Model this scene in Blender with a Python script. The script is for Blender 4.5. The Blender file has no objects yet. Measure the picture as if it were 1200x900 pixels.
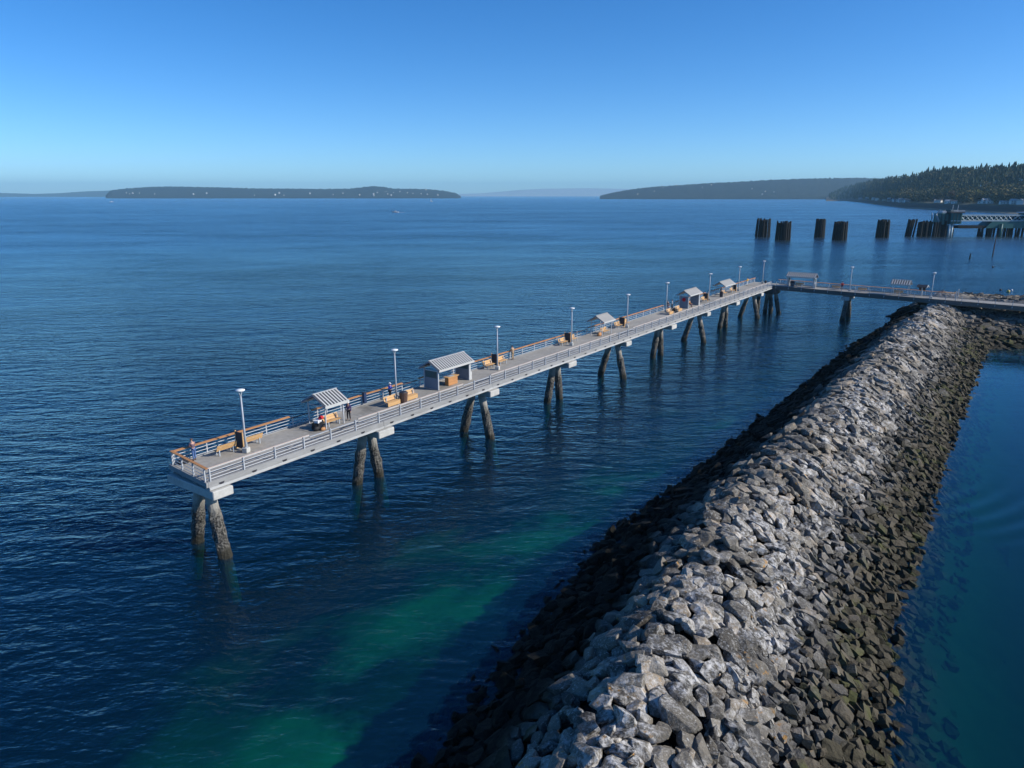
import bpy, bmesh, math, random
import numpy as np
from mathutils import Vector, Matrix, Euler, noise as mnoise

R = math.radians
SC = bpy.context.scene
COL = SC.collection

# ------------------------------------------------------------------ camera, world, sun, exposure
CAM_Z, PITCH, FPX = 25.5, R(14.83), 835.0
cd = bpy.data.cameras.new('camera'); cam = bpy.data.objects.new('camera', cd); COL.objects.link(cam)
cam.location = (0, 0, CAM_Z); cam.rotation_euler = (math.pi/2 - PITCH, 0, 0)
cd.sensor_width = 36; cd.lens = 36*FPX/1200; cd.clip_start = .5; cd.clip_end = 90000
SC.camera = cam
SUN_AZ, SUN_EL = R(100), R(30)
world = bpy.data.worlds.new('World'); SC.world = world; world.use_nodes = True
wn = world.node_tree; wn.nodes.clear()
wo = wn.nodes.new('ShaderNodeOutputWorld'); wb = wn.nodes.new('ShaderNodeBackground'); sk = wn.nodes.new('ShaderNodeTexSky')
sk.sky_type = 'NISHITA'; sk.sun_disc = False; sk.sun_elevation = SUN_EL; sk.sun_rotation = SUN_AZ
sk.air_density = 0.6; sk.dust_density = 0.4; sk.ozone_density = 1.5; sk.altitude = 0
wb.inputs['Strength'].default_value = 0.148
hs = wn.nodes.new('ShaderNodeHueSaturation'); hs.inputs['Saturation'].default_value = 1.36
wn.links.new(sk.outputs[0], hs.inputs['Color']); tn = wn.nodes.new('ShaderNodeMix'); tn.data_type = 'RGBA'; tn.blend_type = 'MULTIPLY'; tn.inputs[0].default_value = 1.; tn.inputs[7].default_value = (.72, .95, 1.12, 1)
wn.links.new(hs.outputs[0], tn.inputs[6]); wn.links.new(tn.outputs[2], wb.inputs[0]); wn.links.new(wb.outputs[0], wo.inputs[0])
SDIR = Vector((math.sin(SUN_AZ)*math.cos(SUN_EL), math.cos(SUN_AZ)*math.cos(SUN_EL), math.sin(SUN_EL)))
sl = bpy.data.lights.new('sun', 'SUN'); so = bpy.data.objects.new('sun', sl); COL.objects.link(so)
sl.energy = 4.8; sl.angle = R(.53); sl.color = (1, .945, .86)
so.rotation_euler = (-SDIR).to_track_quat('-Z', 'Y').to_euler(); so.location = (60, 0, 80)
SC.view_settings.view_transform = 'Standard'; SC.view_settings.look = 'None'
SC.view_settings.exposure = 0.12; SC.view_settings.gamma = 1.0; SC.view_settings.use_curve_mapping = False
SC.cycles.volume_bounces = 0; SC.cycles.transparent_max_bounces = 12; SC.cycles.max_bounces = 8
SC.cycles.caustics_reflective = False; SC.cycles.caustics_refractive = False

# ------------------------------------------------------------------ helpers: places
cp, sp = math.cos(PITCH), math.sin(PITCH)
def ray(px, py):
    u = (px-600)/FPX; v = -(py-450)/FPX
    return Vector((u, cp+v*sp, -sp+v*cp))
def at(px, py, z=0.):                       # the spot of the photograph on the level z
    d = ray(px, py); return Vector((0, 0, CAM_Z)) + d*((z-CAM_Z)/d.z)
def atY(px, py, Y):                         # the spot of the photograph Y metres off
    d = ray(px, py); return Vector((0, 0, CAM_Z)) + d*(Y/d.y)

# ------------------------------------------------------------------ helpers: objects
def tag(o, label=None, cat=None, group=None, kind=None):
    if label: o['label'] = label
    if cat: o['category'] = cat
    if group: o['group'] = group
    if kind: o['kind'] = kind
    return o
def empty(name, loc, rz=0., label=None, cat=None, group=None):
    o = bpy.data.objects.new(name, None); COL.objects.link(o)
    o.location = loc; o.rotation_euler = (0, 0, rz); o.empty_display_size = .5
    return tag(o, label, cat, group)
def link(name, me, parent=None, loc=(0, 0, 0), rot=(0, 0, 0), scale=(1, 1, 1)):
    o = bpy.data.objects.new(name, me); COL.objects.link(o)
    if parent: o.parent = parent
    o.location = loc; o.rotation_euler = rot; o.scale = scale
    return o
class MB:
    def __init__(s): s.v = []; s.f = []; s.m = []
    def add(s, vs, fs, mi=0):
        b = len(s.v); s.v += [tuple(p) for p in vs]; s.f += [tuple(b+i for i in f) for f in fs]; s.m += [mi]*len(fs); return s
    def box(s, x0, x1, y0, y1, z0, z1, mi=0):
        return s.add([(x0,y0,z0),(x1,y0,z0),(x1,y1,z0),(x0,y1,z0),(x0,y0,z1),(x1,y0,z1),(x1,y1,z1),(x0,y1,z1)],
                     [(3,2,1,0),(4,5,6,7),(0,1,5,4),(1,2,6,5),(2,3,7,6),(3,0,4,7)], mi)
    def prism(s, pts, d, mi=0):              # polygon pts swept by vector d
        n = len(pts); P = [Vector(p) for p in pts]; d = Vector(d)
        return s.add(P+[p+d for p in P], [tuple(range(n))[::-1], tuple(range(n, 2*n))]+[(i, (i+1) % n, n+(i+1) % n, n+i) for i in range(n)], mi)
    def tube(s, pts, rs, n=8, mi=0, cap=True):
        P = [Vector(p) for p in pts]
        if not hasattr(rs, '__len__'): rs = [rs]*len(P)
        b = len(s.v)
        for i, p in enumerate(P):
            d = (P[min(i+1, len(P)-1)]-P[max(i-1, 0)]).normalized()
            a = Vector((0, 0, 1)) if abs(d.z) < .9 else Vector((1, 0, 0))
            u = d.cross(a).normalized(); w = d.cross(u)
            for k in range(n):
                t = 2*math.pi*k/n; s.v.append(tuple(p+rs[i]*(u*math.cos(t)+w*math.sin(t))))
        for i in range(len(P)-1):
            for k in range(n):
                s.f.append((b+i*n+k, b+(i+1)*n+k, b+(i+1)*n+(k+1) % n, b+i*n+(k+1) % n)); s.m.append(mi)
        if cap:
            s.f.append(tuple(b+k for k in range(n))); s.f.append(tuple(b+(len(P)-1)*n+k for k in range(n))[::-1]); s.m += [mi, mi]
        return s
    def lathe(s, prof, c=(0, 0, 0), n=14, mi=0):
        b = len(s.v)
        for r, z in prof:
            for k in range(n):
                t = 2*math.pi*k/n; s.v.append((c[0]+r*math.cos(t), c[1]+r*math.sin(t), c[2]+z))
        for i in range(len(prof)-1):
            for k in range(n):
                s.f.append((b+i*n+k, b+i*n+(k+1) % n, b+(i+1)*n+(k+1) % n, b+(i+1)*n+k)); s.m.append(mi)
        s.f.append(tuple(b+k for k in range(n))[::-1]); s.f.append(tuple(b+(len(prof)-1)*n+k for k in range(n))); s.m += [mi, mi]
        return s
    def mesh(s, name, mats, bevel=0., smooth=False):
        me = bpy.data.meshes.new(name); me.from_pydata(s.v, [], s.f)
        if not isinstance(mats, (list, tuple)): mats = [mats]
        for m in mats: me.materials.append(m)
        me.polygons.foreach_set('material_index', s.m)
        bm = bmesh.new(); bm.from_mesh(me)
        bmesh.ops.recalc_face_normals(bm, faces=bm.faces)
        if bevel > 0: bmesh.ops.bevel(bm, geom=[e for e in bm.edges], offset=bevel, segments=1, affect='EDGES', clamp_overlap=True)
        bm.to_mesh(me); bm.free()
        if smooth: me.polygons.foreach_set('use_smooth', [True]*len(me.polygons))
        return me
    def build(s, name, mats, parent=None, bevel=0., smooth=False, loc=(0, 0, 0), rot=(0, 0, 0)):
        return link(name, s.mesh(name, mats, bevel, smooth), parent, loc, rot)
def np_mesh(name, V, F, mat, smooth=False, attrs=None):
    me = bpy.data.meshes.new(name); V = np.asarray(V, np.float32); F = np.asarray(F, np.int32); k = F.shape[1]
    me.vertices.add(len(V)); me.vertices.foreach_set('co', V.ravel())
    me.loops.add(F.size); me.loops.foreach_set('vertex_index', F.ravel())
    me.polygons.add(len(F)); me.polygons.foreach_set('loop_start', np.arange(0, F.size, k, dtype=np.int32))
    me.polygons.foreach_set('loop_total', np.full(len(F), k, np.int32))
    me.polygons.foreach_set('use_smooth', np.full(len(F), smooth, bool))
    me.update(calc_edges=True)
    for n_, a in (attrs or {}).items():
        at_ = me.attributes.new(n_, 'FLOAT', 'POINT'); at_.data.foreach_set('value', np.asarray(a, np.float32))
    for m in (mat if isinstance(mat, (list, tuple)) else [mat]): me.materials.append(m)
    return me
def grid_faces(nu, nv):
    i = np.arange(nu*nv).reshape(nu, nv)
    return np.stack([i[:-1, :-1], i[1:, :-1], i[1:, 1:], i[:-1, 1:]], -1).reshape(-1, 4)

# ------------------------------------------------------------------ helpers: materials
class NT:
    def __init__(s, name):
        s.mat = bpy.data.materials.new(name); s.mat.use_nodes = True; s.t = s.mat.node_tree; s.t.nodes.clear()
        s.out = s.n('ShaderNodeOutputMaterial')
    def n(s, typ, _in=None, **kw):
        nd = s.t.nodes.new(typ)
        for k, v in kw.items(): setattr(nd, k, v)
        for k, v in (_in or {}).items():
            i = nd.inputs[k]
            if isinstance(v, bpy.types.NodeSocket): s.t.links.new(v, i)
            else: i.default_value = v
        return nd
    def pos(s): return s.n('ShaderNodeNewGeometry').outputs['Position']
    def obj(s): return s.n('ShaderNodeTexCoord').outputs['Object']
    def noise(s, vec, scale, detail=3, rough=.55, dist=0.):
        return s.n('ShaderNodeTexNoise', {'Vector': vec, 'Scale': scale, 'Detail': detail, 'Roughness': rough, 'Distortion': dist}).outputs['Fac']
    def math(s, op, a, b=0., c=0., clamp=False):
        return s.n('ShaderNodeMath', {0: a, 1: b, 2: c}, operation=op, use_clamp=clamp).outputs[0]
    def vmath(s, op, a, b=(0, 0, 0)):
        nd = s.n('ShaderNodeVectorMath', {0: a, 1: b}, operation=op)
        return nd.outputs['Value'] if op in ('DOT_PRODUCT', 'LENGTH', 'DISTANCE') else nd.outputs[0]
    def rng(s, v, a, b, c=0., d=1., smooth=False):
        return s.n('ShaderNodeMapRange', {'Value': v, 'From Min': a, 'From Max': b, 'To Min': c, 'To Max': d}, interpolation_type='SMOOTHSTEP' if smooth else 'LINEAR').outputs[0]
    def mix(s, f, a, b, mode='MIX'):
        nd = s.n('ShaderNodeMix', data_type='RGBA', blend_type=mode)
        for i, v in ((0, f), (6, a), (7, b)):
            if isinstance(v, bpy.types.NodeSocket): s.t.links.new(v, nd.inputs[i])
            else: nd.inputs[i].default_value = v if i == 0 else (tuple(v)+(1,))[:4]
        return nd.outputs[2]
    def mapping(s, vec, rot=(0, 0, 0), scale=(1, 1, 1)):
        return s.n('ShaderNodeMapping', {'Vector': vec, 'Rotation': rot, 'Scale': scale}).outputs[0]
    def attr(s, name): return s.n('ShaderNodeAttribute', attribute_name=name).outputs['Fac']
    def bump(s, h, dist=1., strength=1.): return s.n('ShaderNodeBump', {'Height': h, 'Distance': dist, 'Strength': strength}).outputs[0]
    def pbr(s, col, rough=.7, normal=None, metal=0., spec=.4):
        b = s.n('ShaderNodeBsdfPrincipled', {'Base Color': col if isinstance(col, bpy.types.NodeSocket) else (tuple(col)+(1,))[:4], 'Roughness': rough, 'Metallic': metal})
        b.inputs['Specular IOR Level'].default_value = spec
        if normal is not None: s.t.links.new(normal, b.inputs['Normal'])
        s.t.links.new(b.outputs[0], s.out.inputs['Surface']); return s.mat
def simple(name, col, rough=.6, var=.25, scale=3., bump=.0, metal=0., stretch=(1, 1, 1), spec=.4, grime=0.):
    t = NT(name); v = t.mapping(t.obj(), scale=stretch)
    n1 = t.noise(v, scale, 4); n2 = t.noise(v, scale*7, 3)
    f = t.rng(t.math('ADD', t.math('MULTIPLY', n1, .6), t.math('MULTIPLY', n2, .4)), .3, .7)
    c = t.mix(f, tuple(x*(1-var) for x in col), tuple(min(1, x*(1+var*.6)) for x in col))
    if grime: c = t.mix(t.rng(t.noise(v, scale*.5, 5, .7), .52, .72, 0, grime), c, (.09, .08, .065))
    nb = t.bump(t.noise(v, scale*9, 3), bump) if bump else None
    return t.pbr(c, rough, nb, metal, spec)
M = dict(
    steel=simple('painted_white_steel', (.47, .49, .51), .45, .15, 2, grime=.35),
    steel_grey=simple('galvanised_steel', (.42, .46, .50), .45, .2, 3, grime=.3),
    roof_white=simple('white_roof_metal', (.52, .52, .50), .45, .15, 2, grime=.35),
    roof_dark=simple('dark_roof_sheet', (.055, .055, .06), .6, .3, 2),
    roof_grey=simple('weathered_grey_roof', (.34, .33, .31), .6, .2, 2, grime=.3),
    concrete=simple('pale_concrete', (.52, .51, .47), .85, .25, .6, .012, grime=.45),
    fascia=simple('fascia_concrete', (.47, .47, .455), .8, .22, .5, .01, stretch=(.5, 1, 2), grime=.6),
    deck=simple('worn_deck_concrete', (.36, .335, .29), .9, .3, .35, .01, grime=.75),
    wood=simple('orange_stained_wood', (.50, .235, .088), .65, .35, 1.2, .004, stretch=(.25, 3, 3), grime=.25),
    wood_pale=simple('sunbleached_bench_wood', (.60, .36, .155), .65, .3, 1.5, .004, stretch=(.4, 3, 3), grime=.2),
    wood_tilt_lit=simple('tilt_lit_rail_wood', (.56, .45, .38), .65, .3, 1.2, .004, stretch=(.25, 3, 3), grime=.25),  # near rail caps painted paler, lightness from their tilt put in
    fascia_low=simple('grey_fascia_concrete', (.30, .30, .295), .85, .22, .5, .01, stretch=(.5, 1, 2), grime=.6),  # grey concrete of the upper fascia, darker than the flange
    fascia_shaded=simple('shade_dark_concrete', (.13, .128, .12), .85, .3, .5, .01, stretch=(.5, 1, 2), grime=.6),  # shade of the walkway's edges and corner cap put into the colour
    wood_dark=simple('dark_brown_wood', (.085, .05, .036), .8, .35, 2, .006, stretch=(.3, 3, 3)),
    bin_brown=simple('brown_bin_metal', (.10, .058, .045), .55, .3, 4, grime=.3),
    bin_dark=simple('dark_bin_metal', (.03, .028, .036), .5, .3, 4),
    panel_grey=simple('grey_wall_panel', (.20, .225, .27), .6, .2, 1.5, grime=.3),
    glass=simple('dusty_window_pane', (.07, .10, .10), .15, .3, 1.2, spec=.6),
    black=simple('black_rubber', (.015, .015, .017), .7, .3, 6),
    dark_cloth=simple('black_cloth', (.02, .02, .026), .9, .3, 9),
    purple=simple('purple_cloth', (.055, .035, .13), .9, .25, 9),
    blue=simple('royal_blue_cloth', (.02, .055, .36), .85, .25, 9),
    denim=simple('blue_denim', (.08, .15, .33), .9, .3, 9),
    mauve=simple('grey_mauve_cloth', (.15, .10, .13), .9, .3, 9),
    tan=simple('tan_cloth', (.42, .31, .19), .9, .25, 9),
    white_cloth=simple('white_cloth', (.72, .71, .68), .85, .12, 9),
    yellow_cloth=simple('yellow_cloth', (.66, .40, .06), .85, .15, 9),
    red=simple('red_cloth', (.55, .02, .035), .8, .2, 9),
    skin=simple('skin', (.47, .27, .19), .55, .12, 6),
    hair=simple('dark_hair', (.03, .02, .015), .7, .3, 20),
    blue_bin=simple('dark_blue_plastic', (.02, .04, .10), .5, .25, 4),
    plastic_white=simple('white_plastic', (.72, .73, .74), .4, .1, 5),
    green_steel=simple('dark_green_steel', (.012, .115, .115), .5, .3, .25, grime=.3),
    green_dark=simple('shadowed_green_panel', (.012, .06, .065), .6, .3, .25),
    timber_black=simple('creosoted_timber', (.012, .012, .0105), .85, .45, .6, .03, stretch=(1, 1, .2)),
    truss_white=simple('white_truss_steel', (.45, .54, .56), .5, .1, 1),
    buoy_yellow=simple('yellow_buoy_plastic', (.62, .47, .10), .5, .15, 5),
    foam=simple('white_foam', (.85, .87, .88), .9, .15, .5),
    house_wall=simple('house_wall_white', (.74, .72, .68), .8, .15, .4),
    house_wall_grey=simple('house_wall_grey', (.28, .30, .32), .8, .2, .4),
    house_roof=simple('house_roof_shingle', (.13, .12, .12), .85, .25, .6),
    house_roof_pale=simple('house_roof_pale', (.45, .45, .45), .7, .2, .6),
    window_dark=simple('dark_window_glass', (.02, .025, .03), .15, .2, 2, spec=.6),
    bark=simple('tree_bark', (.07, .055, .042), .9, .3, 2, .02),
)
def lamp_glass():
    return simple('lamp_disc_white', (.82, .83, .83), .35, .05, 4)
M['lamp'] = lamp_glass()

def mat_pile():
    t = NT('pile_concrete_with_barnacles'); p = t.pos(); z = t.n('ShaderNodeSeparateXYZ', {0: p}).outputs[2]
    zn = t.math('ADD', z, t.math('MULTIPLY', t.math('SUBTRACT', t.noise(p, 1.4, 4), .5), 1.6))
    clean = t.mix(t.noise(p, 2.2, 4), (.24, .228, .20), (.46, .435, .38))
    barn = t.mix(t.rng(t.noise(p, 8, 3, .7), .42, .62), (.014, .013, .011), (.20, .19, .165))
    weed = t.mix(t.noise(p, 5, 3), (.012, .012, .008), (.05, .045, .03))
    c = t.mix(t.rng(zn, 2.9, 4.1), barn, clean); c = t.mix(t.rng(zn, .35, 1.0), weed, c)
    rough_h = t.math('MULTIPLY', t.noise(p, 6, 4, .7), t.rng(z, 2.6, 3.8, .12, .01))
    return t.pbr(c, .85, t.bump(rough_h, 1.))
M['pile'] = mat_pile()

def mat_stone():
    t = NT('quarry_stone'); p = t.pos(); sep = t.n('ShaderNodeSeparateXYZ', {0: p}); z = sep.outputs[2]
    tint = t.math('FRACT', t.math('ADD', t.attr('tint'), t.n('ShaderNodeObjectInfo').outputs['Random']))
    tint2 = t.math('FRACT', t.math('MULTIPLY', tint, 13.7)); tint3 = t.math('FRACT', t.math('MULTIPLY', tint, 57.3))
    off = t.vmath('ADD', p, t.n('ShaderNodeCombineXYZ', {0: t.math('MULTIPLY', tint, 37.), 1: t.math('MULTIPLY', tint2, 21.)}).outputs[0])
    # which side of the breakwater: metres right of its middle line
    side = t.vmath('DOT_PRODUCT', t.vmath('SUBTRACT', p, (13., 40., 0.)), (.83, -.56, 0.))
    base = t.mix(tint, (.045, .041, .036), (.215, .19, .152))
    base = t.mix(t.rng(tint2, .8, 1.), base, (.36, .285, .20))
    # mineral veins and flecks
    vein = t.rng(t.noise(t.mapping(off, (0, .5, .7), (2.4, 8, 3)), 1.1, 6, .68, 1.2), .52, .66)
    base = t.mix(t.math('MULTIPLY', vein, t.rng(tint3, .2, .9, .05, .85)), base, (.44, .415, .37))
    fleck = t.rng(t.noise(off, 8.5, 5, .75), .565, .62)
    base = t.mix(t.math('MULTIPLY', fleck, t.rng(tint2, 0, 1, .15, .9)), base, (.56, .56, .54))
    dk = t.rng(t.noise(off, 5.5, 5, .7), .56, .70)
    base = t.mix(t.math('MULTIPLY', dk, .6), base, (.05, .05, .052))
    # droppings and salt on the landward shoulder
    patch = t.math('MULTIPLY', t.rng(t.noise(p, .3, 5, .7), .44, .58), t.math('MULTIPLY', t.rng(side, -1.5, 1.5), t.rng(side, 7.5, 5.)))
    patch = t.math('MULTIPLY', patch, t.rng(t.noise(off, 3.2, 5, .7), .44, .58))
    base = t.mix(t.math('MULTIPLY', patch, .9), base, (.62, .60, .57))
    # orange lichen
    lic = t.math('MULTIPLY', t.rng(t.noise(off, 2.6, 4, .6), .60, .68), t.math('MULTIPLY', t.rng(t.noise(p, .22, 3), .44, .54), t.rng(tint3, .45, .6)))
    base = t.mix(t.math('MULTIPLY', lic, .9), base, (.42, .21, .04))
    # tide zone
    zn = t.math('ADD', z, t.math('MULTIPLY', t.math('SUBTRACT', t.noise(p, .38, 5, .68), .5), 3.0))
    seaside = t.rng(side, -3.5, -1.5, 1., 0.)
    zn = t.math('ADD', zn, t.math('MULTIPLY', t.math('SUBTRACT', tint, .5), 1.5)); zn = t.math('SUBTRACT', zn, t.math('MULTIPLY', seaside, 2.0))
    olive = t.mix(t.noise(off, 2.5, 4), (.012, .011, .008), (.10, .087, .055))
    brown = t.mix(tint2, olive, (.105, .088, .062))
    moss = t.math('MULTIPLY', t.rng(t.noise(p, .35, 4, .65), .50, .60), t.rng(tint3, .25, .6))
    brown = t.mix(t.math('MULTIPLY', moss, .5), brown, (.075, .088, .018))
    weed = t.mix(t.rng(t.noise(off, 4, 4, .7), .45, .75), (.005, .005, .004), (.026, .023, .014))
    low = t.mix(seaside, brown, weed)
    mid = t.mix(.5, (.075, .075, .078), base)
    c = t.mix(t.rng(zn, 3.0, 3.9), mid, base)
    c = t.mix(t.rng(zn, 1.6, 3.1), low, c)
    c = t.mix(t.rng(zn, .1, .8), t.mix(.5, weed, low), c)
    h = t.math('ADD', t.math('MULTIPLY', t.noise(off, 2.2, 6, .62), .22), t.math('MULTIPLY', vein, .012))
    return t.pbr(c, .82, t.bump(h, 1.), spec=.12)
M['stone'] = mat_stone()
def mat_core():
    t = NT('rubble_fill'); p = t.pos()
    return t.pbr(t.mix(t.noise(p, 1.5, 4), (.004, .004, .004), (.014, .013, .012)), .95, t.bump(t.noise(p, 1.2, 4), .4))  # core blackened to paint deep shade into the gaps between stones
M['core'] = mat_core()

def mat_seabed():
    t = NT('sand_and_kelp'); p = t.pos(); s = t.attr('sand')
    f = t.rng(t.math('ADD', s, t.math('MULTIPLY', t.math('SUBTRACT', t.noise(p, .45, 5, .65), .5), 1.1)), .30, .85)
    sand = t.mix(t.noise(p, .7, 5, .6), (.18, .18, .12), (.36, .36, .26))
    kelp = t.mix(t.noise(p, .8, 4), (.012, .015, .012), (.05, .05, .03))
    return t.pbr(t.mix(f, kelp, sand), .95)
M['seabed'] = mat_seabed()

def mat_water():
    t = NT('sea_water'); p = t.pos()
    flat = t.vmath('MULTIPLY', p, (1, 1, 0))
    # calm basin to the right of the breakwater
    side = t.vmath('DOT_PRODUCT', t.vmath('SUBTRACT', flat, (13., 40., 0.)), (.83, -.56, 0.))
    y = t.n('ShaderNodeSeparateXYZ', {0: p}).outputs[1]
    calm = t.math('MULTIPLY', t.rng(side, -1, 1), t.rng(y, 150, 135))
    # wind patches
    wind = t.rng(t.noise(t.mapping(flat, (0, 0, R(-12)), (.0035, .012, 1)), 1, 4, .6), .3, .7, .5, 1.35)
    wind2 = t.rng(t.noise(t.mapping(flat, (0, 0, R(-20)), (.02, .05, 1)), 1, 3, .6), .3, .7, .7, 1.3)
    w1 = t.noise(t.mapping(flat, (0, 0, R(-17)), (.15, .36, 1)), 1, 3, .55, .6)
    w2 = t.noise(t.mapping(flat, (0, 0, R(14)), (.34, .72, 1)), 1, 3, .55, .5)
    w3 = t.noise(t.mapping(flat, (0, 0, R(-38)), (1.0, 1.8, 1)), 1, 3, .6)
    w4 = t.noise(t.mapping(flat, (0, 0, R(-10)), (2.4, 4.2, 1)), 1, 2, .5)
    h = t.math('ADD', t.math('MULTIPLY', w1, .50), t.math('MULTIPLY', w2, .29))
    h = t.math('ADD', h, t.math('ADD', t.math('MULTIPLY', w3, .15), t.math('MULTIPLY', w4, .048)))
    lee = t.rng(t.vmath('DISTANCE', flat, (16., 52., 0.)), 12, 75, .5, 1., True)   # calmer in the lee of the rocks
    wind = t.math('MULTIPLY', wind, lee)
    amp = t.math('MULTIPLY', t.math('MULTIPLY', wind, wind2), t.rng(calm, 0, 1, 1., .05))
    h = t.math('MULTIPLY', h, amp)
    # the wake rings crossing the basin
    c0 = (30., 74., 0.)
    dist = t.vmath('DISTANCE', flat, c0)
    ring = t.math('SINE', t.math('MULTIPLY', dist, 3.1))
    msk = t.math('MULTIPLY', t.rng(t.vmath('DISTANCE', flat, (43., 54., 0.)), 2., 10., 1., 0., True), calm)
    h = t.math('ADD', h, t.math('MULTIPLY', t.math('MULTIPLY', ring, msk), .03))
    nrm = t.bump(h, 1.)
    # the open sea far from the breakwater is ruffled by finer ripples than the relief above holds
    out = t.vmath('DISTANCE', flat, (20., 60., 0.)); ruf = t.math('MULTIPLY', t.rng(out, 40, 420, .045, .22), t.rng(calm, 0, 1, 1, .5))
    back = t.n('ShaderNodeNewGeometry').outputs['Backfacing']
    fr = t.n('ShaderNodeFresnel', {'IOR': t.rng(back, 0, 1, 1.333, .75), 'Normal': nrm}).outputs[0]   # light leaving the unbent water meets the same film as light entering it
    fr = t.math('MULTIPLY', fr, t.rng(out, 60, 600, 1., .85))
    gl = t.n('ShaderNodeBsdfGlossy', {'Color': (.74, .94, 1, 1), 'Roughness': ruf, 'Normal': nrm}).outputs[0]
    tr = t.n('ShaderNodeBsdfTransparent', {'Color': (.97, .99, .99, 1)}).outputs[0]
    up = t.n('ShaderNodeBsdfDiffuse', {'Color': (.002, .034, .085, 1)}).outputs[0]
    body = t.n('ShaderNodeMixShader', {0: .3, 1: tr, 2: up}).outputs[0]
    t.t.links.new(t.n('ShaderNodeMixShader', {0: fr, 1: body, 2: gl}).outputs[0], t.out.inputs['Surface'])
    va = t.n('ShaderNodeVolumeAbsorption', {'Color': (.44, .925, .85, 1), 'Density': 1.0}).outputs[0]
    t.t.links.new(va, t.out.inputs['Volume'])
    return t.mat
M['water'] = mat_water()

def mat_land(name, dark, light, pale=None, scale=.02):
    t = NT(name); p = t.pos()
    c = t.mix(t.rng(t.noise(p, scale, 6, .65), .35, .65), dark, light)
    if pale: c = t.mix(t.rng(t.noise(p, scale*2.3, 4, .6), .62, .7, 0, .6), c, pale)
    return t.pbr(c, .95, t.bump(t.noise(p, scale*2, 5, .7), 9.))
M['far_hazed'] = mat_land('hazed_mountain_rock', (.26, .29, .33), (.40, .43, .46))  # snow and rock paled and blued, distance haze painted in
M['far_wood'] = mat_land('far_woodland', (.005, .014, .018), (.017, .032, .034), (.06, .065, .055))
def mat_headland():
    t = NT('headland_ground'); p = t.pos(); z = t.n('ShaderNodeSeparateXYZ', {0: p}).outputs[2]
    zn = t.math('ADD', z, t.math('MULTIPLY', t.math('SUBTRACT', t.noise(p, .03, 4), .5), 2.))
    beach = t.mix(t.noise(p, .05, 4), (.11, .095, .07), (.20, .175, .13))
    bank = t.mix(t.noise(p, .12, 5, .7), (.022, .02, .022), (.065, .058, .05))
    grass = t.mix(t.noise(p, .03, 4), (.05, .06, .03), (.12, .11, .06))
    floor = t.mix(t.noise(p, .03, 4), (.012, .02, .012), (.035, .045, .022))
    c = t.mix(t.rng(zn, 1.6, 2.6), beach, bank); c = t.mix(t.rng(zn, 9, 11), c, grass); c = t.mix(t.rng(zn, 14, 17), c, floor)
    return t.pbr(c, .95)
M['headland'] = mat_headland()
def mat_foliage(name, a, b):
    t = NT(name); tint = t.attr('tint')
    c = t.mix(t.math('FRACT', t.math('ADD', tint, t.n('ShaderNodeObjectInfo').outputs['Random'])), a, b)
    return t.pbr(c, .9, spec=.2)
M['conifer'] = mat_foliage('conifer_needles', (.010, .022, .014), (.04, .06, .03))
M['leaf_olive'] = mat_foliage('olive_leaves', (.05, .065, .02), (.12, .13, .04))
M['leaf_mixed'] = mat_foliage('mixed_leaves', (.022, .038, .016), (.15, .125, .05))
M['leaf_yellow'] = mat_foliage('yellowing_leaves', (.14, .15, .03), (.26, .24, .06))
M['leaf_rust'] = mat_foliage('rusty_leaves', (.14, .09, .05), (.24, .16, .08))

# ------------------------------------------------------------------ haze, sea, sea bed
def make_haze():
    m = bpy.data.materials.new('sea_haze'); m.use_nodes = True; nt = m.node_tree; nt.nodes.clear()
    o = nt.nodes.new('ShaderNodeOutputMaterial'); v = nt.nodes.new('ShaderNodeVolumePrincipled')
    v.inputs['Color'].default_value = (.40, .76, 1, 1); v.inputs['Density'].default_value = 6e-5; v.inputs['Anisotropy'].default_value = 0.
    nt.links.new(v.outputs[0], o.inputs['Volume'])
    ob = MB().box(-24000, 24000, -4000, 22500, -16, 380).build('haze', m); tag(ob, kind='stuff')
make_haze()

def polar_sheet(name, z, mat, rmax, n=96):
    rad = [0, 4, 10, 20, 40, 70, 110, 170, 260, 400, 650, 1000, 1600, 2600, 4200, 7000, 11000, rmax]
    V = [(0, 0, z)]; F = []
    for r in rad[1:]:
        for k in range(n):
            a = 2*math.pi*k/n; x = r*math.cos(a); yy = r*math.sin(a)
            V.append((max(-23500, min(23500, x)), max(-3600, yy), z))
    for k in range(n): F.append((0, 1+k, 1+(k+1) % n))
    for i in range(len(rad)-2):
        for k in range(n):
            a = 1+i*n+k; b = 1+i*n+(k+1) % n; F.append((a, a+n, b+n, b))
    me = bpy.data.meshes.new(name); me.from_pydata(V, [], F); me.materials.append(mat)
    o = link(name, me); return tag(o, kind='structure')
polar_sheet('water', 0., M['water'], 20500)
polar_sheet('seabed', -14.9, M['seabed'], 20800)

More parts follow.
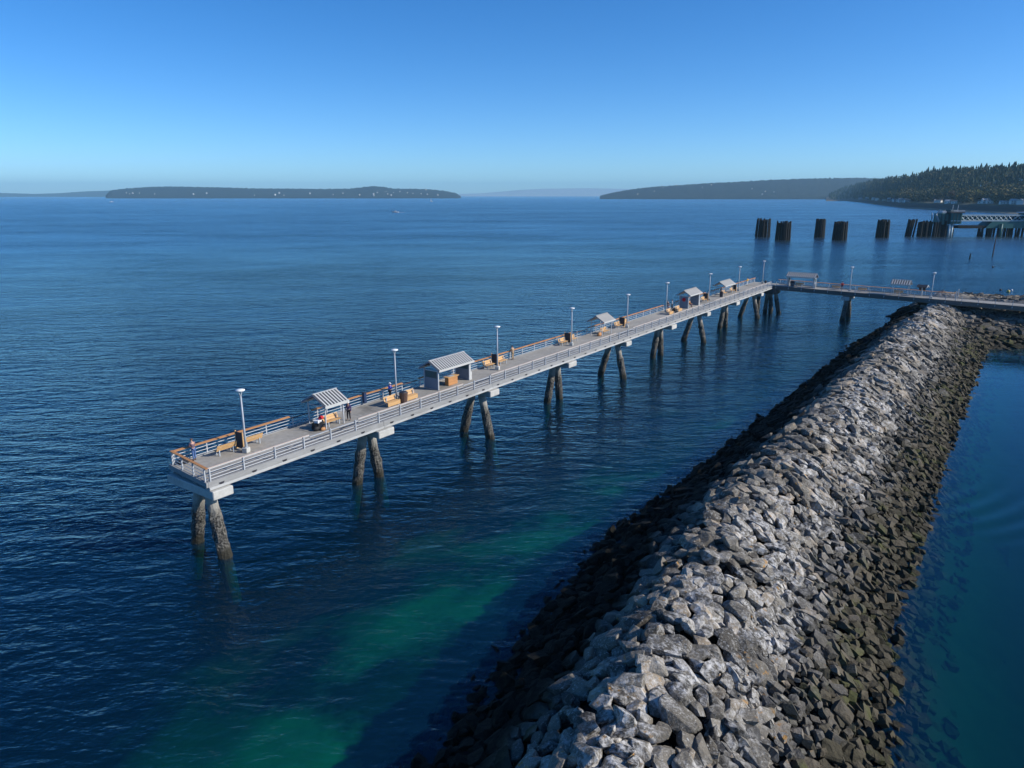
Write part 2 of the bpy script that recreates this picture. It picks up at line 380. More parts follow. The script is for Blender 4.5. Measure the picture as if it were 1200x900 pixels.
# breakwater plan: waterline on the sea side (LW) and on the basin side (RW), paired stations
LW = np.array([(-17, -4), (-10.5, 14), (-4.6, 27.7), (5.6, 48.7), (15.9, 62.2), (31.3, 83.3), (61, 124.9), (84, 153)], float)
RW = np.array([(3, -14), (9.5, 6), (16.0, 22.5), (25.3, 39.4), (34.0, 51.6), (48.2, 72.3), (76.5, 111.3), (99, 141)], float)
SL = np.concatenate([[0], np.cumsum(np.linalg.norm(np.diff((LW+RW)/2, axis=0), axis=1))]); SMAX = SL[-1]
PW = [-40, -5.5, -2, .4, 2.6, 4.6, 6.7, 8.7, 10, 12.0, 15.6, 19.9, 23, 27, 45]
PZ = [-12, -3.9, -1.7, 0, 1.3, 2.5, 3.9, 5.4, 5.55, 5.1, 2.75, 0, -1.6, -3.4, -6.5]
def bw_xy(s, w):
    s = np.asarray(s, float); w = np.asarray(w, float)/21.
    l = np.stack([np.interp(s, SL, LW[:, k]) for k in (0, 1)], -1); r = np.stack([np.interp(s, SL, RW[:, k]) for k in (0, 1)], -1)
    return l+(r-l)*w[..., None]
def bw_z(s, w): return np.interp(w, PW, PZ) - np.clip((np.asarray(s)-128)/45, 0, 1)*np.clip(np.interp(w, PW, PZ)-1.5, 0, 1)*.75

rng = np.random.default_rng(7)
def fbm(x, y, sc, oc=4, seed=0.):
    out = np.zeros(np.shape(x)); xf, yf = np.ravel(x), np.ravel(y)
    vals = np.array([mnoise.fractal(Vector((a*sc, b*sc, seed)), .9, 2., oc) for a, b in zip(xf, yf)])
    return vals.reshape(np.shape(x))
def make_near_bed():                          # the sea bed round the breakwater and the pier: kelp slope, then a sandy ledge
    ss = np.linspace(0, SMAX, 110); ww = np.concatenate([np.linspace(-42, 0, 60), np.linspace(1.5, 20, 8), np.linspace(21, 45, 30)])
    S, W = np.meshgrid(ss, ww, indexing='ij'); XY = bw_xy(S, W)
    d = -W
    z = np.where(W < 0, np.interp(d, [0, 2.5, 4.5, 7, 11, 15, 22, 42], [-.6, -1.9, -2.5, -2.6, -3.3, -4.6, -6.6, -14.4]),
        np.where(W > 21, np.interp(W-21, [0, 3, 7, 24], [-.6, -2.3, -4.9, -9]), -.9))
    nz = fbm(XY[..., 0], XY[..., 1], .12, 4, 3.); z = z+nz*.5*np.clip(np.maximum(d, W-21)/3, 0, 1)
    z = np.minimum(z, -.55)
    n2 = fbm(XY[..., 0], XY[..., 1], .085, 4, 9.)
    along = np.interp(S, [0, 30, 50, 60, 66, 90, 110, 150], [1, 1, .9, .7, .45, .4, .2, .05])
    n3 = fbm(XY[..., 0], XY[..., 1], .16, 4, 21.); d = d+n3*1.6
    sand = np.where(W < 0, np.interp(d, [3.6, 5.6, 9, 14, 24], [0, 1, 1, .75, .35])*along*.55 + n2*1.1, .3*n2-.45)
    for (sx, sy, sr) in ((-10.2, 28.5, 2.6), (-5.5, 42.5, 2.6), (-1.2, 45.4, 1.8), (4.3, 58.6, 1.5), (16.5, 68.5, 2.2), (8.5, 64.5, 1.6)):
        sand = sand+.62*np.exp(-((XY[..., 0]-sx)**2+(XY[..., 1]-sy)**2)/(2*sr*sr))
    sand = np.where((W < 0) & (d < 3.2), 0, sand)
    V = np.concatenate([XY, z[..., None]], -1).reshape(-1, 3)
    o = link('shallow_seabed', np_mesh('shallow_seabed', V, grid_faces(*S.shape), M['seabed'], True, {'sand': sand.ravel()}))
    tag(o, kind='structure')
make_near_bed()

# ------------------------------------------------------------------ breakwater
def rock_variant(seed, cuts=17, bev=.10):
    r = random.Random(seed); bm = bmesh.new(); bmesh.ops.create_cube(bm, size=2.)
    for _ in range(cuts):
        th = r.uniform(0, 2*math.pi); zz = r.uniform(-1, 1); q = math.sqrt(1-zz*zz)
        n_ = Vector((q*math.cos(th), q*math.sin(th), zz)); d = r.uniform(.72, 1.02)
        res = bmesh.ops.bisect_plane(bm, geom=bm.verts[:]+bm.edges[:]+bm.faces[:], plane_co=n_*d, plane_no=n_, clear_outer=True)
        ed = [e for e in res['geom_cut'] if isinstance(e, bmesh.types.BMEdge)]
        if ed: bmesh.ops.contextual_create(bm, geom=ed)
    bmesh.ops.remove_doubles(bm, verts=bm.verts, dist=.05)
    if bev:
        bmesh.ops.bevel(bm, geom=bm.edges[:], offset=bev, segments=1, affect='EDGES', clamp_overlap=True)
    bmesh.ops.triangulate(bm, faces=bm.faces[:]); bmesh.ops.recalc_face_normals(bm, faces=bm.faces)
    bm.verts.ensure_lookup_table()
    V = np.array([v.co[:] for v in bm.verts]); F = np.array([[v.index for v in f.verts] for f in bm.faces]); bm.free()
    V /= np.abs(V).max(0).mean()
    return V, F
BIG = [rock_variant(i) for i in range(12)]
SMALL = [rock_variant(50+i, 7, 0) for i in range(8)]
def rot_mats(n, tilt, normals, yaw):
    # frame whose z is the slope normal, random yaw, random tilt
    z = normals+rng.normal(0, tilt, (n, 3)); z /= np.linalg.norm(z, axis=1)[:, None]
    a = np.stack([np.cos(yaw), np.sin(yaw), np.zeros(n)], -1)
    x = a-z*np.sum(a*z, 1)[:, None]; x /= np.linalg.norm(x, axis=1)[:, None]
    return np.stack([x, np.cross(z, x), z], -1)
def mole_z(x, y):                             # the rock fill that carries the walkway ashore
    cr = 153-.62*(x-88); nw = 120.6-.5*np.clip(x-92, 0, 40); sw = cr+14
    q = (y-nw)/(cr-nw)
    z = np.where(q < 1, np.interp(q, [-.35, -.06, 0, .2, .5, .8, 1], [-3.2, -.7, 0, 1.9, 3.7, 4.9, 5.3]), np.interp(y-cr, [0, 5, 13, 18], [5.3, 4.9, 0, -2.5]))
    return np.minimum(z, ((x-84)*.774-(y-153)*.633)*.65+1.)
def make_breakwater():
    root = empty('breakwater', (20, 62, 0), 0, 'long curving breakwater of heaped grey quarry stones beside the pier', 'breakwater')
    off = np.array([20, 62, 0.])
    # core
    ss = np.linspace(0, SMAX, 150); ww = np.linspace(-4.5, 26, 62); S, W = np.meshgrid(ss, ww, indexing='ij'); XY = bw_xy(S, W)
    z = bw_z(S, W)-.80+fbm(XY[..., 0], XY[..., 1], .5, 3, 1.)*.25
    V = np.concatenate([XY, z[..., None]], -1).reshape(-1, 3)-off
    link('rock_core', np_mesh('rock_core', V, grid_faces(*S.shape), M['core'], True), root)
    xs = np.linspace(80, 135, 80); ys = np.linspace(96, 178, 110); X, Y = np.meshgrid(xs, ys, indexing='ij')
    Z = mole_z(X, Y)-.55+fbm(X, Y, .4, 3, 5.)*.3
    V = np.stack([X, Y, Z], -1).reshape(-1, 3)-off
    link('rock_core', np_mesh('mole_core', V, grid_faces(*X.shape), M['core'], True), root)
    # stones
    P, N, SZ, KIND = [], [], [], []
    def put(pts, nor, size, kind): P.append(pts); N.append(nor); SZ.append(size); KIND.append(np.full(len(pts), kind))
    def sample_bw(w0, w1, step, lift, kind, smin, smax, keep=1., jit=.42):
        s = np.arange(0, SMAX, step); w = np.arange(w0, w1, step*.9); S, W = np.meshgrid(s, w, indexing='ij')
        S = S+((np.arange(len(w)) % 2)*step*.5)[None, :]
        S = (S+rng.uniform(-jit, jit, S.shape)*step).ravel(); W = (W+rng.uniform(-jit, jit, W.shape)*step).ravel()
        k = (rng.random(len(S)) < keep) & (S > 0) & (S < SMAX); S, W = S[k], W[k]
        xy = bw_xy(S, W); z = bw_z(S, W); e = .8
        tx = bw_xy(S, W+e)-bw_xy(S, W-e); dz = bw_z(S, W+e)-bw_z(S, W-e); L = np.linalg.norm(tx, axis=1)
        nor = np.stack([-tx[:, 0]/L*dz/L, -tx[:, 1]/L*dz/L, np.ones(len(S))], -1); nor /= np.linalg.norm(nor, axis=1)[:, None]
        size = smin+(smax-smin)*rng.random(len(S))**1.8
        pts = np.concatenate([xy, z[:, None]], -1)+nor*(lift+rng.normal(0, .10, len(S)))[:, None]
        put(pts, nor, size, kind)
    sample_bw(3.2, 14.6, .84, -.10, 0, .40, .66, 1., .30)
    sample_bw(3.2, 14.6, .84, -.38, 0, .24, .40, .7, .5)
    sample_bw(4.6, 14.0, 1.6, .16, 0, .28, .66, .4)
    sample_bw(-6.5, 0, 2.6, .3, 0, .3, .75, .22)
    sample_bw(-2.6, 4.2, .80, -.15, 0, .25, .58)
    sample_bw(-1.5, 4.0, 1.2, .12, 1, .2, .45, .7)
    sample_bw(13.2, 21.6, .50, -.08, 1, .18, .40)
    sample_bw(21.6, 23.4, .7, -.1, 1, .18, .4, .6)
    sample_bw(13.6, 20.6, 1.5, .08, 0, .24, .46, .5)
    xs = np.arange(82, 118, .85); ys = np.arange(112, 172, .85); X, Y = np.meshgrid(xs, ys, indexing='ij')
    X = (X+rng.uniform(-.45, .45, X.shape)).ravel(); Y = (Y+rng.uniform(-.45, .45, Y.shape)).ravel(); Z = mole_z(X, Y)
    k = (Z > -1.3) & (Y < 171); X, Y, Z = X[k], Y[k], Z[k]
    e = .5; gx = (mole_z(X+e, Y)-mole_z(X-e, Y))/(2*e); gy = (mole_z(X, Y+e)-mole_z(X, Y-e))/(2*e)
    nor = np.stack([-gx, -gy, np.ones_like(gx)], -1); nor /= np.linalg.norm(nor, axis=1)[:, None]
    put(np.stack([X, Y, Z], -1)+nor*rng.normal(0, .15, len(X))[:, None], nor, .34+.36*rng.random(len(X))**1.5, 0)
    P, N, SZ, KIND = np.concatenate(P), np.concatenate(N), np.concatenate(SZ), np.concatenate(KIND)
    n = len(P); tilt = np.where(KIND == 0, .17, .3)[:, None]; SZ = np.where((KIND == 0) & (rng.random(n) < .05), SZ*1.4, SZ)
    yaw = np.where(rng.random(n) < .55, rng.normal(R(-25), .5, n), rng.uniform(0, math.pi, n))
    ROT = rot_mats(n, tilt, N, yaw)
    SCL = SZ[:, None]*np.stack([rng.uniform(.95, 1.35, n), rng.uniform(.68, 1.0, n), np.where(KIND == 0, rng.uniform(.42, .70, n), rng.uniform(.5, .9, n))], -1)
    tint = rng.random(n)
    # the 300 that show largest become parts of their own
    q = P-np.array([0, 0, CAM_Z]); dep = q[:, 1]*cp-q[:, 2]*sp; up = q[:, 1]*sp+q[:, 2]*cp
    px = 600+FPX*q[:, 0]/np.maximum(dep, .1); py = 450-FPX*up/np.maximum(dep, .1)
    vis = (dep > 2) & (px > 5) & (px < 1195) & (py < 893) & (P[:, 2] > 1.2) & (KIND == 0)
    facing = np.einsum('ij,ij->i', N, -q)/np.linalg.norm(q, axis=1)
    score = np.where(vis & (facing > .3), SZ/np.maximum(dep, .1), 0)
    big = np.argsort(-score)[:300]; isbig = np.zeros(n, bool); isbig[big] = True
    meshes = [np_mesh('stone', v, f, M['stone']) for v, f in BIG]
    for i in big:
        o = link('stone', meshes[int(rng.integers(len(meshes)))], root)
        m = Matrix(ROT[i].tolist()).to_4x4() @ Matrix.Diagonal((*SCL[i].tolist(), 1)); m.translation = Vector((P[i]-off).tolist())
        o.matrix_local = m
    Vs, Fs, Ts = [], [], []; b = 0; rest = np.where(~isbig)[0]
    far = dep > 75
    for i in rest:
        lib = BIG if (KIND[i] == 0 and not far[i]) else SMALL
        v, f = lib[int(rng.integers(len(lib)))]
        Vs.append((v*SCL[i]) @ ROT[i].T+P[i]-off); Fs.append(f+b); Ts.append(np.full(len(v), tint[i])); b += len(v)
    o = link('stones', np_mesh('stones', np.concatenate(Vs), np.concatenate(Fs), M['stone'], False, {'tint': np.concatenate(Ts)}), root)
    tag(o, kind='stuff')
    print('stones', n, 'verts', b)
make_breakwater()

# ------------------------------------------------------------------ the fishing pier (its own frame: x along, y across to the far rail, z up from the water)
P0 = Vector((-21.27, 46.43, 0)); PA = math.atan2(.8172, .5764)
PL, PWD, DK = 136.6, 5.2, 6.1               # length, width, deck level
def PW_(t, n, z=DK):                          # pier place -> world
    c, s_ = math.cos(PA), math.sin(PA); return Vector((P0.x+t*c-n*s_, P0.y+t*s_+n*c, z))
BENTS = [.75, 16.9, 33.0, 49.3, 65.0, 81.2, 96.8, 112.6, 128.5]
POST_STEP = 2.7
def spans(length, gaps, start=0.):
    out = []; a = start
    for g0, g1 in gaps: out.append((a, g0)); a = g1
    out.append((a, length)); return out
def cut(a, b, step=5.4):                      # boards of a rail
    n = max(1, round((b-a)/step)); return [(a+(b-a)*i/n, a+(b-a)*(i+1)/n-.025) for i in range(n)]
post_me = MB().box(-.045, .045, -.05, .05, -.52, 1.0).box(-.1, .1, -.055, .055, -.32, -.18).mesh('post', M['steel'], .008)
BOARD = {}
def board(parent, a, b, y, z, tilt, mat='wood', w=.26):
    if y < .3 and parent.parent.name.startswith('fishing'): mat, w = 'wood_tilt_lit', .14
    L = round(b-a, 2)
    if (L, mat, w) not in BOARD: BOARD[(L, mat, w)] = MB().box(0, L, -w/2, w/2, -.025, .025).mesh('wood_cap', M[mat], .006)
    return link('wood_cap', BOARD[(L, mat, w)], parent, (a, y, z), (tilt, 0, 0))
def straight_rail(parent, length, gaps, y, side, z0=DK, start=0., boards=True):
    """a steel rail along +x at y; side -1: posts outside towards -y"""
    r = link('railing', None, parent)
    mb = MB()
    mb.tube([(start, y, z0+.16), (length, y, z0+.16)], .026, 6).tube([(start, y, z0+.42), (length, y, z0+.42)], .026, 6)
    for a, b in spans(length, gaps, start):
        mb.tube([(a, y, z0+.69), (b, y, z0+.69)], .026, 6).tube([(a, y, z0+.93), (b, y, z0+.93)], .03, 6)
        if boards:
            for p, q in cut(a, b): board(r, p, q, y-.02*side, z0+1.005, -R(9)*side*-1 if side < 0 else R(9))
    mb.build('pipe_rail', M['steel'], r, smooth=False)
    for g0, g1 in gaps:
        MB().box(g0+.03, g1-.03, y-.05, y+.05, z0+.80, z0+.85).build('low_rail', M['wood_dark' if side > 0 else 'steel'], r)  # far rail's dark brown paints in wood turned from the sun
    n = round((length-start)/POST_STEP)
    for i in range(n+1):
        x = start+.12+(length-start-.24)*i/n
        o = link('post', post_me, r, (x, y+.105*side, z0))
    return r
PR = random.Random(77)
def crusted_pile(parent, top, wat, r0):
    top = Vector(top); d = Vector(wat)-top; mb = MB(); pts, rs = [], []
    for i in range(15):
        q = i/12; p = top+d*q; pts.append(p); rs.append(r0*(1+.12*q)+(PR.uniform(.0, .09) if p.z < 3.2 else 0))
    pts.append(top+d*1.7); rs.append(r0*1.1)
    mb.tube(pts, rs, 14); b = len(mb.v)
    for k in range(b):
        x, y, z = mb.v[k]
        if z < 3.4: mb.v[k] = (x+PR.uniform(-.045, .045), y+PR.uniform(-.045, .045), z+PR.uniform(-.08, .08))
    return mb.build('pile', M['pile'], parent)
def make_pier():
    root = empty('fishing_pier', P0, PA, 'long straight concrete fishing pier on leaning pile pairs with orange topped railings', 'pier')
    cuts_ = [-.1]+[(b) for b in BENTS[1:]]+[PL]
    for a, b in zip(cuts_[:-1], cuts_[1:]):
        for i in range(3):
            p, q = a+(b-a)*i/3+.014, a+(b-a)*(i+1)/3-.014; sk_ = .5 if a < 0 and i == 0 else 0
            MB().prism([(p, 0, DK-.28), (q, 0, DK-.28), (q, PWD, DK-.28), (p+sk_, PWD, DK-.28)], (0, 0, .28)).build('deck_panel', M['deck'], root, .012)
    # landing square where the walkway joins
    MB().box(PL+.012, PL+5.6, .0, PWD+.35, DK-.28, DK-.004).build('deck_panel', M['deck'], root, .01)
    for y0, y1, s in ((-.2, .0, -1), (PWD, PWD+.2, 1)):
        for a, b in zip(cuts_[:-1], cuts_[1:]):
            e = MB().box(a+.01+(.5 if a < 0 and s > 0 else 0), b-.01, y0, y1, DK-.36, DK+.05)
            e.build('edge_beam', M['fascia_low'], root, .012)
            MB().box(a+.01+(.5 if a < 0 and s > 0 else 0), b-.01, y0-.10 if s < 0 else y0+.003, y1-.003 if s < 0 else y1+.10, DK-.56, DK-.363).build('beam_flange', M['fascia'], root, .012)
            if s < 0:
                k = a+1.0
                sc = MB()
                while k < b-.4:
                    sc.prism([(k-.22, y0-.045, DK-.22), (k+.22, y0-.045, DK-.22), (k, y0-.045, DK-.50)], (0, .05, 0)); k += 2.7
                sc.build('drain_bracket', M['bin_dark'], root)
    # inner girders
    for y in (1.3, 3.9):
        MB().box(.7, PL+5, y-.35, y+.35, DK-.62, DK-.285).build('girder', M['concrete'], root)
    for i, t in enumerate(BENTS):
        trans = i % 2 == 0
        c = MB()
        w = .80 if trans else .95
        c.prism([(t-w, -.55, DK-1.28), (t-w, PWD+.12, DK-1.28), (t-w, PWD+.12, DK-.63), (t-w, -.55, DK-.63)], (2*w, 0, 0))
        c.build('pile_cap', M['concrete'], root, .05)
        ends = [((t-.1, 1.75), (t-.35, -.25)), ((t+.1, 3.4), (t+.2, 4.1))] if trans else [((t-.38, 2.1), (t-1.1, 2.45)), ((t+.40, 2.0), (t+1.35, 2.15))]
        if trans: ends = [((t+.05, 1.35), (t-.05, .1)), ((t, 2.5), (t+.15, 3.95))]
        for (x0, y0), (x1, y1) in ends:
            top = Vector((x0, y0, DK-1.3)); wat = Vector((x1, y1, 0)); d = wat-top
            crusted_pile(root, top, wat, .40)
    # the bent under the corner
    MB().box(136.4, 139.6, -1.2, 4.6, DK-1.75, DK-.63).build('pile_cap', M['fascia_shaded'], root, .05)
    for (x0, y0), (x1, y1) in (((139.2, 3.4), (140.4, 3.7)), ((138.2, 1.2), (137.7, 1.2)), ((138.6, .6), (138.5, .2)), ((138.2, -.6), (138., -1.7))):
        top = Vector((x0, y0, DK-1.7)); wat = Vector((x1, y1, 0)); d = wat-top
        crusted_pile(root, top, wat, .40)
    # railings
    straight_rail(root, PL-.6, [(8.9, 14.1), (28.3, 33.0), (61.8, 67.0), (94.4, 100.2), (113., 118.)], .0-.02, -1)
    straight_rail(root, PL+5.2, [(11.1, 13.4), (25.0, 27.4), (58.6, 63.3), (89.6, 95.), (110., 113.)], PWD+.02, 1, start=.5)
    # end railing across the tip
    r = link('railing', None, root)
    mb = MB()
    for z in (.16, .42, .69, .93): mb.tube([(-.02, 0, DK+z), (.48, PWD, DK+z)], .027, 6)
    mb.build('pipe_rail', M['steel'], r)
    o = MB().prism([(-.12, -.1, -.025), (.10, -.1, -.025), (.60, PWD+.1, -.025), (.38, PWD+.1, -.025)], (0, 0, .05)).build('wood_cap', M['wood'], r, .006, loc=(-.02, 0, DK+1.008), rot=(0, R(-6), 0))
    for y in (.12, 1.8, 3.5, 5.05): link('post', post_me, r, (-.13+.5*y/PWD, y, DK), (0, 0, math.pi/2))
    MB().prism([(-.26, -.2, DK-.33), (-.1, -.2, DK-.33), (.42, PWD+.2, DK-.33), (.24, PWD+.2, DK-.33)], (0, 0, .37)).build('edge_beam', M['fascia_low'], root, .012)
make_pier()

# ------------------------------------------------------------------ the walkway to the shore (frame: x along towards the land, y towards the sea)
WA = PA-math.pi/2-R(1.5)
W0 = PW_(136.9, -.15, 0)
def WW_(a, b, z=DK):
    c, s_ = math.cos(WA), math.sin(WA); return Vector((W0.x+a*c-b*s_, W0.y+a*s_+b*c, z))
WSL = -.011                                   # it falls gently towards the land
def make_walkway():
    root = empty('walkway_bridge', W0, WA, 'concrete walkway bridge with a long rail running ashore from the far end of the pier', 'footbridge')
    root.rotation_euler = (0, math.atan(-WSL), WA)
    L, W = 74., 4.6
    for a, b in ((0., 15.), (15., 31.), (31., 50.), (50., L)):
        MB().box(a+.012, b-.012, 0, W, DK-.26, DK).build('deck_panel', M['deck'], root, .01)
        MB().box(a+.01, b-.01, -.18, -.004, DK-.75, DK+.08).build('edge_beam', M['fascia_shaded'], root, .015)
        MB().box(a+.01, b-.01, W+.004, W+.18, DK-.75, DK+.08).build('edge_beam', M['fascia_shaded'], root, .015)
    for y in (1.2, 3.4): MB().box(.1, L-.1, y-.3, y+.3, DK-.95, DK-.265).build('girder', M['concrete'], root)
    for k, x in enumerate((15.2, 31.)):
        MB().box(x-.75, x+.75, -.5, W+.5, DK-1.75, DK-.955).build('pile_cap', M['concrete'], root, .05)
        for (y0, y1) in ((1.2, -.6), (3.4, 5.2)):
            t = Vector((x, y0, DK-1.7)); w = Vector((x, y1, 0)); d = w-t
            crusted_pile(root, t, w, .42)
    # far rail with the brown cap, near rail of thin pipes
    r = link('railing', None, root); mb = MB()
    for z in (.2, .45, .7, .93): mb.tube([(-.3, W+.05, DK+z), (34.5, W+.05, DK+z)], .026, 6)
    mb.build('pipe_rail', M['steel_grey'], r)
    for a, b in cut(-.3, 34.5): board(r, a, b, W+.04, DK+1.0, R(9))
    for i in range(14): link('post', post_me, r, (.1+34.2*i/13, W+.16, DK))
    r = link('railing', None, root); mb = MB()
    for z in (.2, .45, .7, .95): mb.tube([(.6, -.03, DK+z), (L, -.03, DK+z)], .024, 6)
    mb.build('pipe_rail', M['steel_grey'], r)
    for i in range(28): link('post', post_me, r, (.7+(L-.9)*i/27, -.13, DK))
    # gate posts at the landing
    for y in (.35, W-.3):
        MB().box(34.7, 34.86, y-.08, y+.08, DK, DK+1.9).build('gate_post', M['steel'], root, .01)
make_walkway()

# ------------------------------------------------------------------ things on the pier
def wp(t, n, z=DK): return PW_(t, n, z)
disc_me = MB().lathe([(.05, 0), (.30, .05), (.36, .10), (.34, .15), (.12, .20), (.02, .21)], n=18).mesh('lamp_disc', M['lamp'], smooth=True)
pole_me = MB().tube([(0, 0, .42), (0, 0, 2.2), (0, 0, 4.55)], [.085, .075, .06], 10).tube([(0, 0, .42), (0, 0, .47)], .15, 10).mesh('pole', M['steel_grey'], smooth=True)
fork_me = MB().tube([(0, 0, 4.5), (.20, 0, 4.92)], [.04, .03], 6).tube([(0, 0, 4.5), (-.20, 0, 4.92)], [.04, .03], 6).tube([(0, .0, 4.5), (0, .18, 4.92)], [.035, .03], 6).mesh('fork_bracket', M['steel_grey'], smooth=True)
foot_me = MB().prism([(-.24, -.24, 0), (.24, -.24, 0), (.24, .24, 0), (-.24, .24, 0)], (0, 0, .42)).mesh('pedestal', M['concrete'], .04)
def lamp(loc, rz, label, group='lamp posts along the pier'):
    root = empty('street_lamp', loc, rz, label, 'lamp post', group)
    link('pedestal', foot_me, root); link('pole', pole_me, root); link('fork_bracket', fork_me, root); link('lamp_disc', disc_me, root, (0, 0, 4.92))
for t, n, lb in ((5.2, 3.02, 'nearest tall lamp post, beside a bench and dark screen at the tip of the pier'),
                 (22.6, 3.75, 'tall lamp post behind the person in a royal blue jacket'),
                 (38.4, 3.1, 'tall lamp post beyond the long striped roof shelter'),
                 (55.1, 3.15, 'tall lamp post just before the small open grey roofed shelter'),
                 (71.4, 3.05, 'tall lamp post just after the small open grey roofed shelter'),
                 (88.9, 4.3, 'tall lamp post by the two people standing at the rail'),
                 (107.0, 3.4, 'tall lamp post between the two farther grey roofed shelters of the pier'),
                 (124., 3.3, 'tall lamp post near the person in a yellow top'),
                 (140.3, 3.1, 'tall lamp post at the corner where pier and walkway meet')):
    lamp(wp(t, n), PA+R(20), lb)
for a, b, lb in ((15.4, 2.2, 'lamp post standing midway along the walkway bridge'), (30.6, 1.2, 'lamp post near the shore end of the walkway bridge')):
    lamp(WW_(a, b, DK+WSL*a), WA+R(20), lb, 'lamp posts along the walkway')

# benches: slatted seat and back on two frames
seat_me = MB().box(-.85, .85, -.02, .20, .42, .465).mesh('seat_plank', M['wood_pale'], .008)
seat2_me = MB().box(-.85, .85, .22, .44, .42, .465).mesh('seat_plank', M['wood_pale'], .008)
back_me = MB().prism([(-.85, -.06, .50), (-.85, -.02, .50), (-.85, -.10, .69), (-.85, -.14, .69)], (1.7, 0, 0)).mesh('back_plank', M['wood_pale'], .006)
back2_me = MB().prism([(-.85, -.145, .71), (-.85, -.105, .71), (-.85, -.185, .90), (-.85, -.225, .90)], (1.7, 0, 0)).mesh('back_plank', M['wood_pale'], .006)
leg_me = MB().box(-.04, .04, -.05, .03, 0, .88).box(-.04, .04, .36, .43, 0, .415).box(-.035, .035, .031, .359, .33, .41).mesh('bench_frame', M['steel_grey'], .006)
front_me = MB().box(-.83, .83, .40, .435, .06, .40).mesh('front_board', M['wood_pale'], .006)
def bench(t, n, rz, label, world=None, boxed=False, group='wooden benches on the pier'):
    root = empty('bench', world or wp(t, n), rz, label, 'bench', group)
    link('seat_plank', seat_me, root); link('seat_plank', seat2_me, root); link('back_plank', back_me, root); link('back_plank', back2_me, root)
    for x in (-.6, .6): link('bench_frame', leg_me, root, (x, 0, 0))
    if boxed: link('front_board', front_me, root)
F_ = PA+math.pi                              # facing the near rail
B_ = PA                                      # facing the far rail
for t, n, rz, bx, lb in (
    (4.1, 3.95, B_, 0, 'orange wood bench nearest the tip of the pier, short of the dark screen'),
    (6.5, 3.95, B_, 0, 'orange wood bench just beyond the dark screen near the tip of the pier'),
    (13.75, 3.05, F_, 0, 'wooden bench under the small striped roof shelter, by the cart'),
    (21.1, 3.0, F_, 1, 'pale wood bench before the brown bin'),
    (23.55, 3.0, F_, 1, 'pale wood bench after the brown bin near the person in blue'),
    (38.5, 4.55, F_, 0, 'wooden bench just past the long striped roof shelter, short of a dark screen'),
    (41.0, 4.55, F_, 0, 'wooden bench just past the dark screen, short of the person in tan'),
    (54.9, 4.45, F_, 0, 'wooden bench before the fourth lamp post from the pier tip'),
    (57.5, 4.45, F_, 0, 'wooden bench after the fourth lamp post from the pier tip'),
    (65.2, 3.6, F_, 0, 'wooden bench under the small open grey roofed shelter'),
    (70.6, 4.2, F_, 0, 'wooden bench before the fifth lamp post from the pier tip'),
    (73.1, 4.2, F_, 0, 'wooden bench after the fifth lamp post from the pier tip'),
    (87.2, 3.0, F_, 1, 'wooden bench on the pier tip side of a black cart, before the red sign shelter'),
    (91.0, 3.0, F_, 1, 'wooden bench between a black cart and the shelter with a red sign'),
    (97.2, 3.6, F_, 0, 'wooden bench inside the grey shelter with a red sign'),
    (104.6, 3.6, F_, 0, 'wooden bench just beyond the grey shelter with a red sign'),
    (116.2, 3.7, F_, 0, 'wooden bench under the farthest small shelter on the pier'),
    (121.0, 3.7, F_, 0, 'wooden bench just beyond the farthest small shelter on the pier')):
    bench(t, n, rz, lb, boxed=bx)
for a, lb in ((5.0, 'dark bench under the striped roof shelter at the start of the walkway'), (17.8, 'bench just past the lamp post midway along the walkway'), (12.6, 'bench beside the person standing on the walkway'), (24.6, 'bench under the small striped roof on the walkway')):
    bench(0, 0, WA, lb, WW_(a, 2.6, DK+WSL*a), group='benches on the walkway')

# dark wind screens beside the lamp posts
scr_me = MB().box(-.03, .03, -.42, .42, .12, 1.42).mesh('screen_panel', M['bin_dark'], .008)
scf_me = MB().box(-.05, .05, .425, .50, 0, 1.5).box(-.05, .05, -.50, -.425, 0, 1.5).box(-.3, .3, .43, .495, 0.002, .06).box(-.3, .3, -.495, -.43, 0.002, .06).mesh('screen_frame', M['wood_pale'], .006)
for t, n, lb in ((5.35, 4.0, 'dark upright screen between the two benches nearest the pier tip'), (39.8, 4.5, 'dark upright screen between two benches beyond the long striped roof shelter'),
                 (56.2, 4.4, 'dark upright screen by the fourth lamp post from the pier tip'), (71.9, 4.15, 'dark upright screen by the fifth lamp post from the pier tip'),
                 (106.0, 3.7, 'dark upright screen just beyond the grey shelter with a red sign'), (122.4, 3.7, 'dark upright screen just beyond the farthest small shelter on the pier')):
    root = empty('wind_screen', wp(t, n), PA, lb, 'screen', 'dark screens between benches')
    link('screen_panel', scr_me, root); link('screen_frame', scf_me, root)

